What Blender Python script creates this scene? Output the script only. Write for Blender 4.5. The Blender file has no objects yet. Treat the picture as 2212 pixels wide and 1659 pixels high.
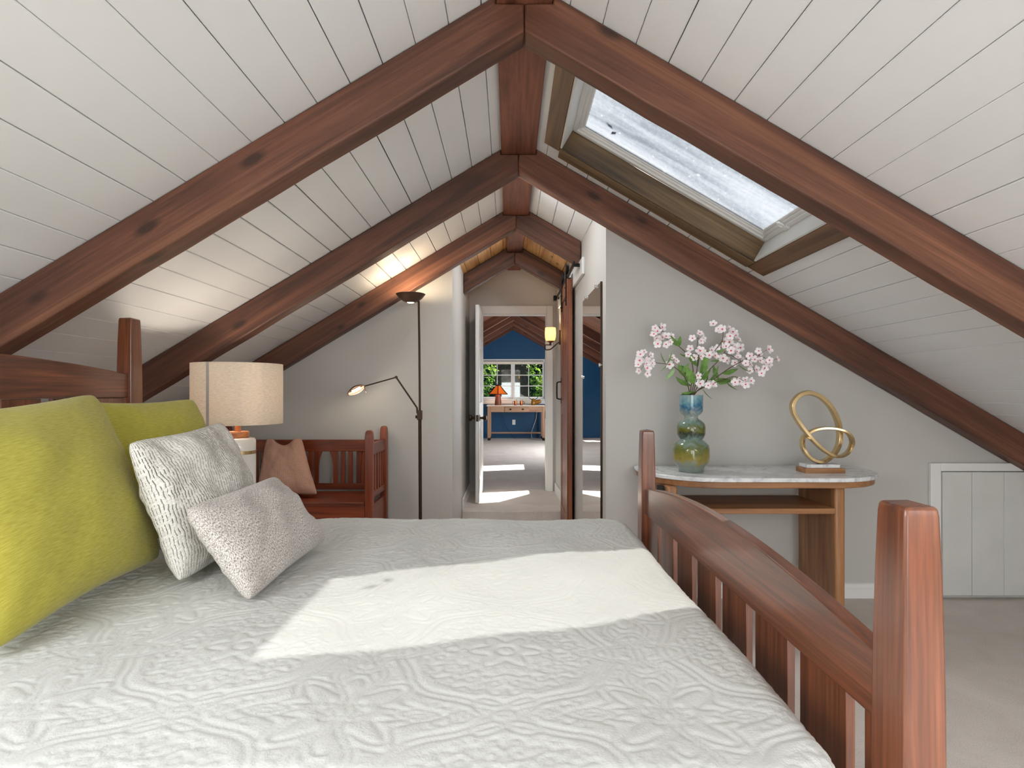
import bpy, bmesh, math, random
import numpy as np
from mathutils import Vector, Matrix, noise as mnoise
random.seed(7)
SC = bpy.context.scene
COL = SC.collection
PI = math.pi

# ------------------------------------------------------------------ camera
F = 1250.0           # focal length in pixels of the 2212 px wide frame
CX, CY, CAMZ = 1100.0, 849.0, 1.13
cam = bpy.data.cameras.new('camera'); cam_o = bpy.data.objects.new('camera', cam); COL.objects.link(cam_o)
cam.sensor_width = 36; cam.lens = 36 * F / 2212
cam.shift_x = (1106 - CX) / 2212; cam.shift_y = (CY - 829.5) / 2212
cam.clip_start = .02
cam_o.location = (0, 0, CAMZ); cam_o.rotation_euler = (PI / 2, 0, 0)
SC.camera = cam_o
def at(x, y, Y):      # the point of the place at depth Y seen at photo pixel x, y
    return Vector(((x - CX) * Y / F, Y, CAMZ + (CY - y) * Y / F))

# ------------------------------------------------------------------ helpers
def lin(c):
    c = c / 255.0
    return c / 12.92 if c <= .04045 else ((c + .055) / 1.055) ** 2.4
def rgb(r, g, b): return (lin(r), lin(g), lin(b), 1)

def tag(o, label=None, cat=None, group=None, kind=None):
    if label: o['label'] = label
    if cat: o['category'] = cat
    if group: o['group'] = group
    if kind: o['kind'] = kind
    return o
def thing(name, loc, label, cat, group=None, kind=None):
    o = bpy.data.objects.new(name, None); COL.objects.link(o); o.location = loc
    o.empty_display_size = .05
    return tag(o, label, cat, group, kind)
def wloc(o):
    v = Vector(o.location)
    return v + wloc(o.parent) if o.parent else v
def obj(name, bm, mat, parent=None, bevel=0, smooth=None, matrix=None, seg=2, angle=35):
    """link bm (built in world coordinates) as one mesh object; under a parent it is moved to the parent's frame"""
    me = bpy.data.meshes.new(name)
    if matrix is not None: pass
    elif parent is not None: bm.transform(Matrix.Translation(-wloc(parent)))
    bmesh.ops.recalc_face_normals(bm, faces=bm.faces)
    bm.to_mesh(me); bm.free()
    for m in (mat if isinstance(mat, (list, tuple)) else [mat]): me.materials.append(m)
    o = bpy.data.objects.new(name, me); COL.objects.link(o)
    if parent is not None: o.parent = parent
    if matrix is not None: o.matrix_local = matrix
    if bevel:
        md = o.modifiers.new('bevel', 'BEVEL'); md.width = bevel; md.segments = seg; md.limit_method = 'ANGLE'; md.angle_limit = math.radians(40)
        md.harden_normals = False
    if smooth or bevel:
        me.polygons.foreach_set('use_smooth', [True] * len(me.polygons))
        me.set_sharp_from_angle(angle=math.radians(angle))
    return o
def one(name, bm, mat, label, cat, group=None, kind=None, **k):
    return tag(obj(name, bm, mat, **k), label, cat, group, kind)
def origin_to(o, p):
    o.data.transform(Matrix.Translation(-Vector(p))); o.location = p
    return o
NB = bmesh.new
def box(bm, x0, x1, y0, y1, z0, z1, mi=0, M=None):
    vs = [Vector((x, y, z)) for x in (x0, x1) for y in (y0, y1) for z in (z0, z1)]
    if M is not None: vs = [M @ v for v in vs]
    v = [bm.verts.new(p) for p in vs]
    for f in ((0, 1, 3, 2), (4, 6, 7, 5), (0, 4, 5, 1), (2, 3, 7, 6), (0, 2, 6, 4), (1, 5, 7, 3)):
        bm.faces.new([v[i] for i in f]).material_index = mi
    return bm
def bx(*a, **k): return box(NB(), *a, **k)
def prism(bm, poly, axis, a, b, mi=0):
    """poly of 2-D points swept along axis: 'y' takes (x,z), 'x' takes (y,z), 'z' takes (x,y)"""
    def P(p, t): return {'y': (p[0], t, p[1]), 'x': (t, p[0], p[1]), 'z': (p[0], p[1], t)}[axis]
    A = [bm.verts.new(P(p, a)) for p in poly]; B = [bm.verts.new(P(p, b)) for p in poly]
    n = len(poly)
    bm.faces.new(A).material_index = mi; bm.faces.new(B[::-1]).material_index = mi
    for i in range(n): bm.faces.new((A[i], B[i], B[(i + 1) % n], A[(i + 1) % n])).material_index = mi
    return bm
def frame_at(d):
    d = d.normalized(); a = Vector((0, 0, 1)) if abs(d.z) < .9 else Vector((1, 0, 0))
    u = d.cross(a).normalized(); return u, d.cross(u).normalized()
def tube(bm, pts, r, seg=10, mi=0, cap=True):
    pts = [Vector(p) for p in pts]; n = len(pts)
    rs = r if isinstance(r, (list, tuple)) else [r] * n
    rings = []; u = None
    for i in range(n):
        d = (pts[min(i + 1, n - 1)] - pts[max(i - 1, 0)])
        if u is None: u, w = frame_at(d)
        else:
            d = d.normalized(); u = (u - d * u.dot(d)).normalized(); w = d.cross(u)
        rings.append([bm.verts.new(pts[i] + (u * math.cos(2 * PI * k / seg) + w * math.sin(2 * PI * k / seg)) * rs[i]) for k in range(seg)])
    for i in range(n - 1):
        for k in range(seg):
            bm.faces.new((rings[i][k], rings[i][(k + 1) % seg], rings[i + 1][(k + 1) % seg], rings[i + 1][k])).material_index = mi
    if cap:
        bm.faces.new(rings[0][::-1]).material_index = mi; bm.faces.new(rings[-1]).material_index = mi
    return bm
def lathe(bm, prof, c=(0, 0, 0), seg=40, mi=0, M=None, close=False):
    rings = []
    for r, z in prof:
        if r < 1e-6: rings.append([bm.verts.new((0, 0, z))])
        else: rings.append([bm.verts.new((r * math.cos(2 * PI * k / seg), r * math.sin(2 * PI * k / seg), z)) for k in range(seg)])
    vs = [v for g in rings for v in g]
    pairs = list(zip(rings, rings[1:])) + ([(rings[-1], rings[0])] if close else [])
    for a, b in pairs:
        for k in range(seg):
            k2 = (k + 1) % seg
            if len(a) == 1 and len(b) == 1: continue
            if len(a) == 1: f = bm.faces.new((a[0], b[k], b[k2]))
            elif len(b) == 1: f = bm.faces.new((a[k], b[0], a[k2]))
            else: f = bm.faces.new((a[k], b[k], b[k2], a[k2]))
            f.material_index = mi
    c = Vector(c)
    for v in vs: v.co = (M @ v.co if M is not None else v.co) + c
    return bm
def spline(pts, n=8, closed=False):
    pts = [Vector(p) for p in pts]; out = []; N = len(pts)
    for i in range(N if closed else N - 1):
        if closed: p0, p1, p2, p3 = (pts[(i + k - 1) % N] for k in range(4))
        else: p0, p1, p2, p3 = pts[max(i - 1, 0)], pts[i], pts[i + 1], pts[min(i + 2, N - 1)]
        for k in range(n):
            t = k / n
            out.append(.5 * ((2 * p1) + (p2 - p0) * t + (2 * p0 - 5 * p1 + 4 * p2 - p3) * t * t + (3 * p1 - p0 - 3 * p2 + p3) * t ** 3))
    if not closed: out.append(pts[-1].copy())
    return out

# ------------------------------------------------------------------ materials
class NT:
    def __init__(s, name):
        s.m = bpy.data.materials.new(name); s.m.use_nodes = True; s.t = s.m.node_tree
        s.p = s.t.nodes['Principled BSDF']; s.out = s.t.nodes['Material Output']
    def n(s, kind, **k):
        d = s.t.nodes.new('ShaderNode' + kind)
        for a, b in k.items():
            if a.startswith('i_'): d.inputs[a[2:].replace('_', ' ')].default_value = b
            else: setattr(d, a, b)
        return d
    def l(s, a, b): s.t.links.new(a, b)
    def math(s, op, a, b=None, c=None):
        d = s.n('Math', operation=op)
        for i, v in enumerate((a, b, c)):
            if v is None: continue
            if isinstance(v, (int, float)): d.inputs[i].default_value = v
            else: s.l(v, d.inputs[i])
        return d.outputs[0]
    def ramp(s, fac, stops, interp='LINEAR'):
        d = s.n('ValToRGB'); r = d.color_ramp; r.interpolation = interp
        while len(r.elements) < len(stops): r.elements.new(.5)
        for e, (p, c) in zip(r.elements, stops): e.position = p; e.color = c if len(c) == 4 else (*c, 1)
        s.l(fac, d.inputs[0]); return d.outputs[0]
    def mix(s, fac, a, b, mode='MIX'):
        d = s.n('Mix', data_type='RGBA', blend_type=mode)
        for i, v in ((0, fac), (6, a), (7, b)):
            if isinstance(v, (int, float)): d.inputs[i].default_value = v
            elif isinstance(v, tuple): d.inputs[i].default_value = v
            else: s.l(v, d.inputs[i])
        return d.outputs[2]
    def vec(s, scale=(1, 1, 1), rnd=False, uv=False):
        tc = s.n('TexCoord'); o = tc.outputs['UV' if uv else 'Object']
        if rnd:
            oi = s.n('ObjectInfo'); vm = s.n('VectorMath', operation='SCALE'); vm.inputs[0].default_value = (13.1, 7.7, 23.3)
            s.l(oi.outputs['Random'], vm.inputs['Scale']); ad = s.n('VectorMath', operation='ADD')
            s.l(o, ad.inputs[0]); s.l(vm.outputs[0], ad.inputs[1]); o = ad.outputs[0]
        mp = s.n('Mapping'); mp.inputs['Scale'].default_value = scale; s.l(o, mp.inputs[0]); return mp.outputs[0]
    def noise(s, v, scale, detail=4, rough=.55, dist=0):
        d = s.n('TexNoise'); d.inputs['Scale'].default_value = scale; d.inputs['Detail'].default_value = detail
        d.inputs['Roughness'].default_value = rough; d.inputs['Distortion'].default_value = dist
        s.l(v, d.inputs['Vector']); return d.outputs['Fac']
    def bump(s, h, strength=.2, dist=.01, prev=None):
        b = s.n('Bump'); b.inputs['Strength'].default_value = strength; b.inputs['Distance'].default_value = dist
        s.l(h, b.inputs['Height'])
        if prev is not None: s.l(prev, b.inputs['Normal'])
        s.l(b.outputs[0], s.p.inputs['Normal']); return b.outputs[0]
    def set(s, **k):
        for a, b in k.items():
            i = s.p.inputs[a.replace('_', ' ')]
            if hasattr(b, 'node'): s.l(b, i)
            else: i.default_value = b
        return s
def axis_scale(axis, along): return tuple(along if a == axis else 1 for a in 'XYZ')

def wood(name, c1, c2, c3, axis='X', rough=.5, scale=1.0, bump=.15, knots=0, coat=0, fine=.35, along=.07, spec=.5):
    t = NT(name); v = t.vec(axis_scale(axis, along), rnd=True)
    n1 = t.noise(v, 13 * scale, 7, .6, 1.0)
    col = t.ramp(n1, [(.28, c1), (.5, c2), (.74, c3)])
    v2 = t.vec(axis_scale(axis, along * .35), rnd=True)
    n2 = t.noise(v2, 110 * scale, 3, .6)
    col = t.mix(fine, col, t.ramp(n2, [(.3, (.25, .25, .25)), (.62, (1.1, 1.1, 1.1))]), 'MULTIPLY')
    if knots:
        kv = t.vec(axis_scale(axis, .42), rnd=True)
        vo = t.n('TexVoronoi'); vo.inputs['Scale'].default_value = knots; vo.inputs['Randomness'].default_value = 1; t.l(kv, vo.inputs['Vector'])
        k = t.ramp(vo.outputs['Distance'], [(.07, (1, 1, 1)), (.15, (0, 0, 0))])
        col = t.mix(t.math('MULTIPLY', k, .7), col, tuple(x * .25 for x in c1[:3]) + (1,))
        big = t.noise(t.vec(axis_scale(axis, .5), rnd=True), 2.2, 2)
        col = t.mix(.55, col, t.ramp(big, [(.35, (.55, .52, .5)), (.65, (1.1, 1.1, 1.1))]), 'MULTIPLY')
    t.set(Base_Color=col, Roughness=rough, Specular_IOR_Level=spec, Coat_Weight=coat, Coat_Roughness=.2, Coat_IOR=1.5)
    t.bump(t.math('ADD', n2, t.math('MULTIPLY', n1, .6)), bump, .004)
    return t.m
def plain(name, c, rough=.5, metal=0, var=0, vscale=8, bump=0, bscale=200, **k):
    t = NT(name); t.set(Roughness=rough, Metallic=metal, **k)
    if var:
        n = t.noise(t.vec(), vscale, 4)
        t.set(Base_Color=t.ramp(n, [(.3, tuple(x * (1 - var) for x in c[:3])), (.7, c)]))
    else: t.set(Base_Color=c)
    if bump: t.bump(t.noise(t.vec(), bscale, 4), bump, .003)
    return t.m
def emit(name, c, strength):
    t = NT(name); t.set(Base_Color=c, Emission_Color=c, Emission_Strength=strength); return t.m

M = {}
WHITE = rgb(232, 233, 233)
M['ceil'] = plain('white_plank_paint', WHITE, .45, var=.04, vscale=3, bump=.08, bscale=60)
M['gap'] = plain('dark_gap', rgb(40, 38, 36), .9)
M['wall'] = plain('warm_grey_paint', rgb(192, 190, 185), .6, var=.03, vscale=1.5, bump=.05, bscale=300)
M['trimw'] = plain('white_trim_paint', rgb(228, 228, 226), .35, var=.02, vscale=4)
M['hatch'] = plain('whitewashed_board', rgb(212, 212, 208), .5, var=.08, vscale=5, bump=.1, bscale=50)
M['blue'] = plain('deep_blue_paint', rgb(10, 72, 112), .55, var=.08, vscale=2)
t = NT('carpet'); v = t.vec()
c = t.mix(.5, t.ramp(t.noise(v, 3.2, 5, .65, .6), [(.32, rgb(204, 195, 187)), (.68, rgb(232, 225, 218))]),
          t.ramp(t.noise(v, 260, 2), [(.3, rgb(194, 185, 177)), (.7, rgb(240, 234, 228))]))
t.set(Base_Color=c, Roughness=.95, Specular_IOR_Level=.1); t.bump(t.noise(v, 320, 3), .6, .006); M['carpet'] = t.m
M['beam'] = wood('reddish_brown_beam', rgb(52, 32, 24), rgb(106, 66, 48), rgb(146, 98, 72), 'X', .5, .8, .3, knots=6, along=.06)
M['beamY'] = wood('reddish_brown_ridge', rgb(84, 46, 34), rgb(128, 78, 58), rgb(156, 100, 76), 'Y', .55, .8, .2, knots=6, along=.06)
M['pine'] = wood('honey_pine_board', rgb(184, 128, 72), rgb(220, 168, 106), rgb(236, 190, 130), 'Y', .5, .8, .12, knots=7)
M['darkboard'] = wood('dark_brown_board', rgb(58, 32, 22), rgb(104, 62, 44), rgb(140, 92, 66), 'X', .5, .7, .15, knots=6)
M['skytrim'] = wood('green_brown_stain', rgb(60, 44, 28), rgb(104, 82, 54), rgb(142, 116, 80), 'X', .45, .9, .2, along=.05)
M['skytrimY'] = wood('green_brown_stain_cross', rgb(60, 40, 26), rgb(108, 78, 52), rgb(140, 104, 72), 'Y', .45, .9, .2, along=.05)
BC = (rgb(74, 37, 20), rgb(116, 63, 36), rgb(146, 85, 52))
M['bedX'] = wood('oak_bed_x', *BC, 'X', .38, 1.1, .08, coat=.75, fine=.6)
M['bedY'] = wood('oak_bed_y', *BC, 'Y', .38, 1.1, .08, coat=.75, fine=.6)
M['bedZ'] = wood('oak_bed_z', *BC, 'Z', .38, 1.1, .08, coat=.75, fine=.6)
NC = (rgb(84, 36, 20), rgb(130, 58, 30), rgb(154, 76, 42))
M['benX'] = wood('cherry_bench_x', *NC, 'X', .35, 1.2, .05, coat=.2)
M['benY'] = wood('cherry_bench_y', *NC, 'Y', .35, 1.2, .05, coat=.2)
M['benZ'] = wood('cherry_bench_z', *NC, 'Z', .35, 1.2, .05, coat=.2)
CC = (rgb(116, 74, 44), rgb(160, 112, 72), rgb(192, 146, 102))
M['conX'] = wood('mango_console_x', *CC, 'X', .45, .7, .08)
M['conZ'] = wood('mango_console_z', *CC, 'Z', .45, .7, .08)
DC = (rgb(128, 92, 66), rgb(164, 124, 94), rgb(186, 148, 116))
M['deskX'] = wood('tan_desk_x', *DC, 'X', .5, .8, .05)
M['deskZ'] = wood('tan_desk_z', *DC, 'Z', .5, .8, .05)
M['barn'] = wood('barn_door_wood', rgb(84, 42, 24), rgb(140, 80, 50), rgb(170, 106, 70), 'Z', .4, 1, .12)
M['black'] = plain('black_iron', rgb(28, 26, 25), .45, .6)
M['bronze'] = plain('dark_bronze', rgb(62, 46, 36), .42, .7)
M['lampbronze'] = plain('brown_bronze', rgb(92, 68, 54), .45, .45)
M['gold'] = plain('brushed_gold', rgb(236, 208, 158), .26, 1, var=.18, vscale=14)
M['copper'] = plain('copper', rgb(190, 106, 70), .25, 1)
M['amber'] = plain('amber_glaze', rgb(176, 120, 40), .2, 0, var=.4, vscale=30)
M['mirror'] = plain('mirror_silver', (.93, .94, .93, 1), .01, 1)
M['chrome'] = plain('chrome', (.8, .8, .8, 1), .15, 1)
M['ceramic'] = plain('white_glaze', rgb(232, 230, 226), .15)
M['lampwood'] = wood('lamp_wood', rgb(140, 84, 50), rgb(172, 108, 66), rgb(190, 126, 80), 'X', .4, 1.5, .04)
M['plastic'] = plain('white_plastic', rgb(232, 232, 230), .35)
t = NT('white_marble'); v = t.vec()
ns = t.noise(v, 9, 8, .7, 1.6)
t.set(Base_Color=t.ramp(ns, [(.36, rgb(188, 190, 193)), (.5, rgb(224, 226, 227)), (.7, rgb(236, 236, 236))]), Roughness=.22); M['marble'] = t.m
t = NT('linen_shade'); v = t.vec((1, 1, 6)); ns = t.noise(v, 60, 4)
lc = t.ramp(ns, [(.3, rgb(214, 204, 190)), (.7, rgb(238, 231, 222))])
t.set(Base_Color=lc, Roughness=.9, Specular_IOR_Level=.1)
tr = t.n('BsdfTranslucent'); t.l(lc, tr.inputs[0]); mx = t.n('MixShader'); mx.inputs[0].default_value = .5
t.l(t.p.outputs[0], mx.inputs[1]); t.l(tr.outputs[0], mx.inputs[2]); t.l(mx.outputs[0], t.out.inputs[0]); M['shade'] = t.m
M['seam'] = plain('linen_seam', rgb(180, 174, 168), .9)
# fabrics (u, v from the cushion's own cloth)
def weave(name, a, b, su, sv, bump, detail=3, lo=.35, hi=.65, big=0):
    t = NT(name); v = t.vec((su, sv, 1), uv=True); ns = t.noise(v, 1, detail, .6)
    col = t.ramp(ns, [(lo, a), (hi, b)])
    if big:
        n3 = t.noise(t.vec((1, 1, 1), uv=True), 5, 3)
        col = t.mix(big, col, t.ramp(n3, [(.35, (.7, .68, .66)), (.65, (1.05, 1.05, 1.05))]), 'MULTIPLY')
    t.set(Base_Color=col, Roughness=.9, Specular_IOR_Level=.12, Sheen_Weight=.2)
    t.bump(ns, bump, .006); return t
M['green'] = weave('chartreuse_linen', rgb(158, 150, 56), rgb(180, 172, 78), 22, 260, .12).m
M['lumbar'] = weave('grey_boucle', rgb(126, 114, 106), rgb(222, 217, 211), 190, 100, .35, 5, .38, .58, .4).m
# crinkled pillow: dark broken lines running down the cloth
t = NT('crinkled_cotton'); tc = t.n('TexCoord'); sp = t.n('SeparateXYZ'); t.l(tc.outputs['UV'], sp.inputs[0])
wob = t.noise(t.vec((5, 24, 1), uv=True), 1, 4)
x = t.math('ADD', t.math('MULTIPLY', sp.outputs[0], 50), t.math('MULTIPLY', wob, 1.1))
tri = t.math('ABSOLUTE', t.math('SUBTRACT', t.math('FRACT', x), .5))
line = t.math('LESS_THAN', tri, .14)
brk = t.math('GREATER_THAN', t.noise(t.vec((54, 24, 1), uv=True), 1, 3, .7), .47)
ln = t.math('MULTIPLY', line, brk)
mask = t.ramp(t.noise(t.vec((3, 2, 1), uv=True), 1, 2), [(.3, (.35,) * 3), (.6, (1,) * 3)])
base = t.ramp(t.noise(t.vec((40, 120, 1), uv=True), 1, 3), [(.3, rgb(196, 192, 184)), (.7, rgb(232, 229, 223))])
t.set(Base_Color=t.mix(t.math('MULTIPLY', ln, mask), base, rgb(88, 84, 78)), Roughness=.9, Specular_IOR_Level=.1)
t.bump(t.math('SUBTRACT', tri, t.math('MULTIPLY', ln, .5)), .3, .004); M['crinkle'] = t.m
# pink cushion: rows of little rings
t = NT('blush_ring_cloth'); vo = t.n('TexVoronoi'); vo.inputs['Scale'].default_value = 26; vo.inputs['Randomness'].default_value = .12
t.l(t.vec((1, 1, 0), uv=True), vo.inputs['Vector'])
ring = t.math('LESS_THAN', t.math('ABSOLUTE', t.math('SUBTRACT', vo.outputs['Distance'], .34)), .09)
t.set(Base_Color=t.mix(t.math('MULTIPLY', ring, .65), rgb(204, 164, 144), rgb(138, 96, 82)), Roughness=.9, Specular_IOR_Level=.1)
t.bump(ring, .3, .004); M['pink'] = t.m
t = NT('white_quilt'); v = t.vec()
t.set(Base_Color=t.ramp(t.noise(v, 4, 4), [(.3, rgb(194, 195, 191)), (.7, rgb(204, 205, 201))]), Roughness=.85, Specular_IOR_Level=.15)
t.bump(t.noise(v, 230, 4), .35, .003); M['quilt'] = t.m
M['mattress'] = plain('mattress_ticking', rgb(225, 224, 220), .9)
# glass
def glassy(name, dirt, dirt_col, transp=(1, 1, 1, 1), refl=.06):
    t = NT(name)
    tp = t.n('BsdfTransparent'); tp.inputs[0].default_value = transp
    gl = t.n('BsdfGlossy'); gl.inputs['Roughness'].default_value = .02
    m1 = t.n('MixShader'); m1.inputs[0].default_value = refl; t.l(tp.outputs[0], m1.inputs[1]); t.l(gl.outputs[0], m1.inputs[2])
    if dirt is None: t.l(m1.outputs[0], t.out.inputs[0]); return t
    tl = t.n('BsdfTranslucent'); tl.inputs[0].default_value = dirt_col
    m2 = t.n('MixShader'); t.l(dirt(t), m2.inputs[0]); t.l(m1.outputs[0], m2.inputs[1]); t.l(tl.outputs[0], m2.inputs[2])
    t.l(m2.outputs[0], t.out.inputs[0]); return t
def dirt(t):
    tl = [n for n in t.t.nodes if n.type == 'BSDF_TRANSLUCENT'][0]
    a = t.noise(t.vec((.10, 1, 1)), 7, 5, .7, .4)       # streaks running down the slope
    b = t.noise(t.vec(), 55, 6, .75)
    q = t.math('ADD', t.math('MULTIPLY', a, .7), t.math('MULTIPLY', b, .3))
    col = t.ramp(q, [(.36, rgb(108, 113, 118)), (.5, rgb(148, 153, 158)), (.62, rgb(166, 170, 174))])
    sp = t.math('GREATER_THAN', t.noise(t.vec(), 34, 2), .72)
    t.l(t.mix(t.math('MULTIPLY', sp, .8), col, rgb(205, 208, 210)), tl.inputs[0])
    v = t.n('Value'); v.outputs[0].default_value = .52; return v.outputs[0]
M['skyglass'] = glassy('rain_spotted_glass', dirt, rgb(160, 165, 170), (.84, .85, .86, 1)).m
M['pane'] = glassy('window_pane', None, None, (.9, .94, .92, 1), .1).m
# vase: mottled art glass
t = NT('mottled_art_glass'); tc = t.n('TexCoord'); sp = t.n('SeparateXYZ'); t.l(tc.outputs['Object'], sp.inputs[0])
ns = t.noise(t.vec(), 17, 5, .65, .8)
h = t.math('ADD', sp.outputs[2], t.math('MULTIPLY', t.math('SUBTRACT', ns, .5), .16))
cz = t.ramp(t.math('DIVIDE', h, .39), [(0, rgb(150, 164, 160)), (.1, rgb(168, 176, 160)), (.17, rgb(186, 168, 84)), (.3, rgb(128, 138, 70)), (.42, rgb(160, 186, 178)),
     (.5, rgb(70, 84, 74)), (.56, rgb(128, 128, 40)), (.66, rgb(140, 170, 160)), (.74, rgb(196, 206, 196)), (.85, rgb(60, 128, 168)), (.93, rgb(140, 190, 200)), (1, rgb(176, 200, 204))])
t.set(Base_Color=cz, Roughness=.08, Transmission_Weight=.45, IOR=1.3, Coat_Weight=.6, Coat_Roughness=.03); M['vase'] = t.m
M['petal'] = plain('white_petal', rgb(246, 240, 242), .7, Subsurface_Weight=.0)
M['petalred'] = plain('pink_flower_heart', rgb(224, 84, 96), .7)
M['calyx'] = plain('lime_calyx', rgb(160, 170, 52), .7)
M['leaf'] = plain('green_leaf', rgb(122, 166, 82), .5, var=.45, vscale=9)
M['twig'] = plain('brown_twig', rgb(88, 66, 52), .7)
def leafmat(name, a, b, trans=.5):
    t = NT(name); col = t.ramp(t.noise(t.vec(), 3, 3), [(.35, a), (.65, b)])
    t.set(Base_Color=col, Roughness=.6); tl = t.n('BsdfTranslucent'); t.l(col, tl.inputs[0]); mx = t.n('MixShader'); mx.inputs[0].default_value = trans
    t.l(t.p.outputs[0], mx.inputs[1]); t.l(tl.outputs[0], mx.inputs[2]); t.l(mx.outputs[0], t.out.inputs[0]); return t.m
M['treeleaf'] = leafmat('sunlit_leaves', rgb(96, 150, 50), rgb(176, 200, 84))
M['hedgeleaf'] = leafmat('dark_leaves', rgb(30, 60, 34), rgb(64, 96, 58), .3)
M['bark'] = plain('bark', rgb(74, 62, 52), .9)
M['ground'] = plain('garden_ground', rgb(70, 90, 60), .95)
M['amberglow'] = emit('glowing_mica', rgb(222, 104, 34), .55)
t = NT('glowing_opal_glass'); t.set(Base_Color=rgb(250, 226, 170), Emission_Color=rgb(255, 222, 140), Emission_Strength=.75, Roughness=.3)
tr = t.n('BsdfTranslucent'); tr.inputs[0].default_value = rgb(255, 238, 205); mx = t.n('MixShader'); mx.inputs[0].default_value = .5
t.l(t.p.outputs[0], mx.inputs[1]); t.l(tr.outputs[0], mx.inputs[2]); t.l(mx.outputs[0], t.out.inputs[0]); M['shadelit'] = t.m
M['bulb'] = emit('lit_bulb', rgb(255, 236, 205), 6)
M['lens'] = emit('lit_lens', rgb(255, 240, 220), 4)

# ------------------------------------------------------------------ roof geometry
RX, RZ = .05, 2.495
SLR, SLL = .583, .60
def roof_matrix(side, y=0.0):
    """local x runs down the slope from the ridge, local y along the ridge, local z up and out of the roof"""
    a = math.atan(SLR if side > 0 else SLL)
    c, s = math.cos(a), math.sin(a)
    if side > 0: R = Matrix(((c, 0, s, RX), (0, 1, 0, y), (-s, 0, c, RZ), (0, 0, 0, 1)))
    else: R = Matrix(((-c, 0, -s, RX), (0, 1, 0, y), (-s, 0, c, RZ), (0, 0, 0, 1)))
    return R
def ceil_z(X, apex=RZ): return apex - SLR * (X - RX) if X > RX else apex - SLL * (RX - X)
S0, S1, HY0, HY1 = .245, 1.379, 2.215, 2.907      # the skylight's hole in the right slope
YB, YF, YD = -3.6, 4.25, 6.10                      # rear wall, left wall face, doorway wall face

def planks(bm, y0, y1, smax, first, w, hole=None, th=.02, gap0=.001, gap1=.0055, rnd=random):
    edges = [0.012]
    s = first
    while s < smax: edges.append(s); s += w
    edges.append(smax)
    for a, b in zip(edges, edges[1:]):
        g = rnd.uniform(gap0, gap1); a2, b2 = a + g / 2, b - g / 2
        ch = .0025
        def strip(p, q, ya, yb, l=True, r=True):
            if q - p < .004 or yb - ya < .004: return
            poly = [(p, th), (p, (ch if l else 0)), (p + (ch if l else 0), 0), (q - (ch if r else 0), 0), (q, (ch if r else 0)), (q, th)]
            A = [bm.verts.new((x, ya, z)) for x, z in poly]; B = [bm.verts.new((x, yb, z)) for x, z in poly]
            bm.faces.new(A); bm.faces.new(B[::-1])
            for i in range(6): bm.faces.new((A[i], B[i], B[(i + 1) % 6], A[(i + 1) % 6]))
        if not hole or b2 <= hole[0] or a2 >= hole[1]: strip(a2, b2, y0, y1); continue
        h0, h1, k0, k1 = hole
        strip(a2, b2, y0, k0); strip(a2, b2, k1, y1)
        if a2 < h0: strip(a2, h0, k0, k1, True, False)
        if b2 > h1: strip(h1, b2, k0, k1, False, True)
    return bm
def backing(bm, y0, y1, smax, hole, th=.02, top=.09, s0=-.03, mi=1):
    if hole:
        h0, h1, k0, k1 = hole
        box(bm, s0, smax, y0, k0, th + .001, top, mi); box(bm, s0, smax, k1, y1, th + .001, top, mi)
        box(bm, s0, h0, k0, k1, th + .001, top, mi); box(bm, h1, smax, k0, k1, th + .001, top, mi)
    else: box(bm, s0, smax, y0, y1, th + .001, top, mi)
    return bm
hole = (S0, S1, HY0, HY1)
YS = 1.94                                          # plank joint, hidden over the nearest rafter
hole_r, hole_l = (1.35, 2.45, -1.9, -.5), (1.40, 2.45, -1.1, .3)  # invented roof openings either side of the bed, out of view, for fill light
hole_m = (.13, .50, 3.24, 3.60)                  # invented opening for fill light, hidden behind the second rafter
hole_h = (.14, .42, 4.42, 4.84)                    # made-up hallway opening for fill light, unseen behind the third rafter
b = NB(); planks(b, YB, YS, 4.35, .0472, .1256, hole_r); planks(b, YS, YF, 4.35, .0472, .1256, hole); backing(b, YB, YS, 4.35, hole_r); backing(b, YS, YF, 4.35, hole)
o = obj('ceiling', b, [M['ceil'], M['gap']], matrix=roof_matrix(1)); tag(o, 'white plank ceiling slope that holds the skylight', 'ceiling', kind='structure')
b = NB(); planks(b, YB, YS, 4.35, .038, .1263, hole_l); planks(b, YS, YF, 4.35, .038, .1263, hole_m); backing(b, YB, YS, 4.35, hole_l); backing(b, YS, YF, 4.35, hole_m)
o = obj('ceiling', b, [M['ceil'], M['gap']], matrix=roof_matrix(-1)); tag(o, 'white plank ceiling slope above the headboard', 'ceiling', kind='structure')
# hallway ceiling: honey pine boards
for side, smax in ((1, .62), (-1, .56)):
    b = NB(); planks(b, YF + .001, YD + .1, smax, .12, .128, hole_h if side > 0 else None, gap0=.002, gap1=.005); backing(b, YF + .001, YD + .1, smax + .1, hole_h if side > 0 else None)
    o = obj('ceiling', b, [M['pine'], M['gap']], matrix=roof_matrix(side))
    tag(o, 'honey pine board ceiling of the hallway, slope ' + ('above the barn door' if side > 0 else 'above the open white door'), 'ceiling', kind='structure')

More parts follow.
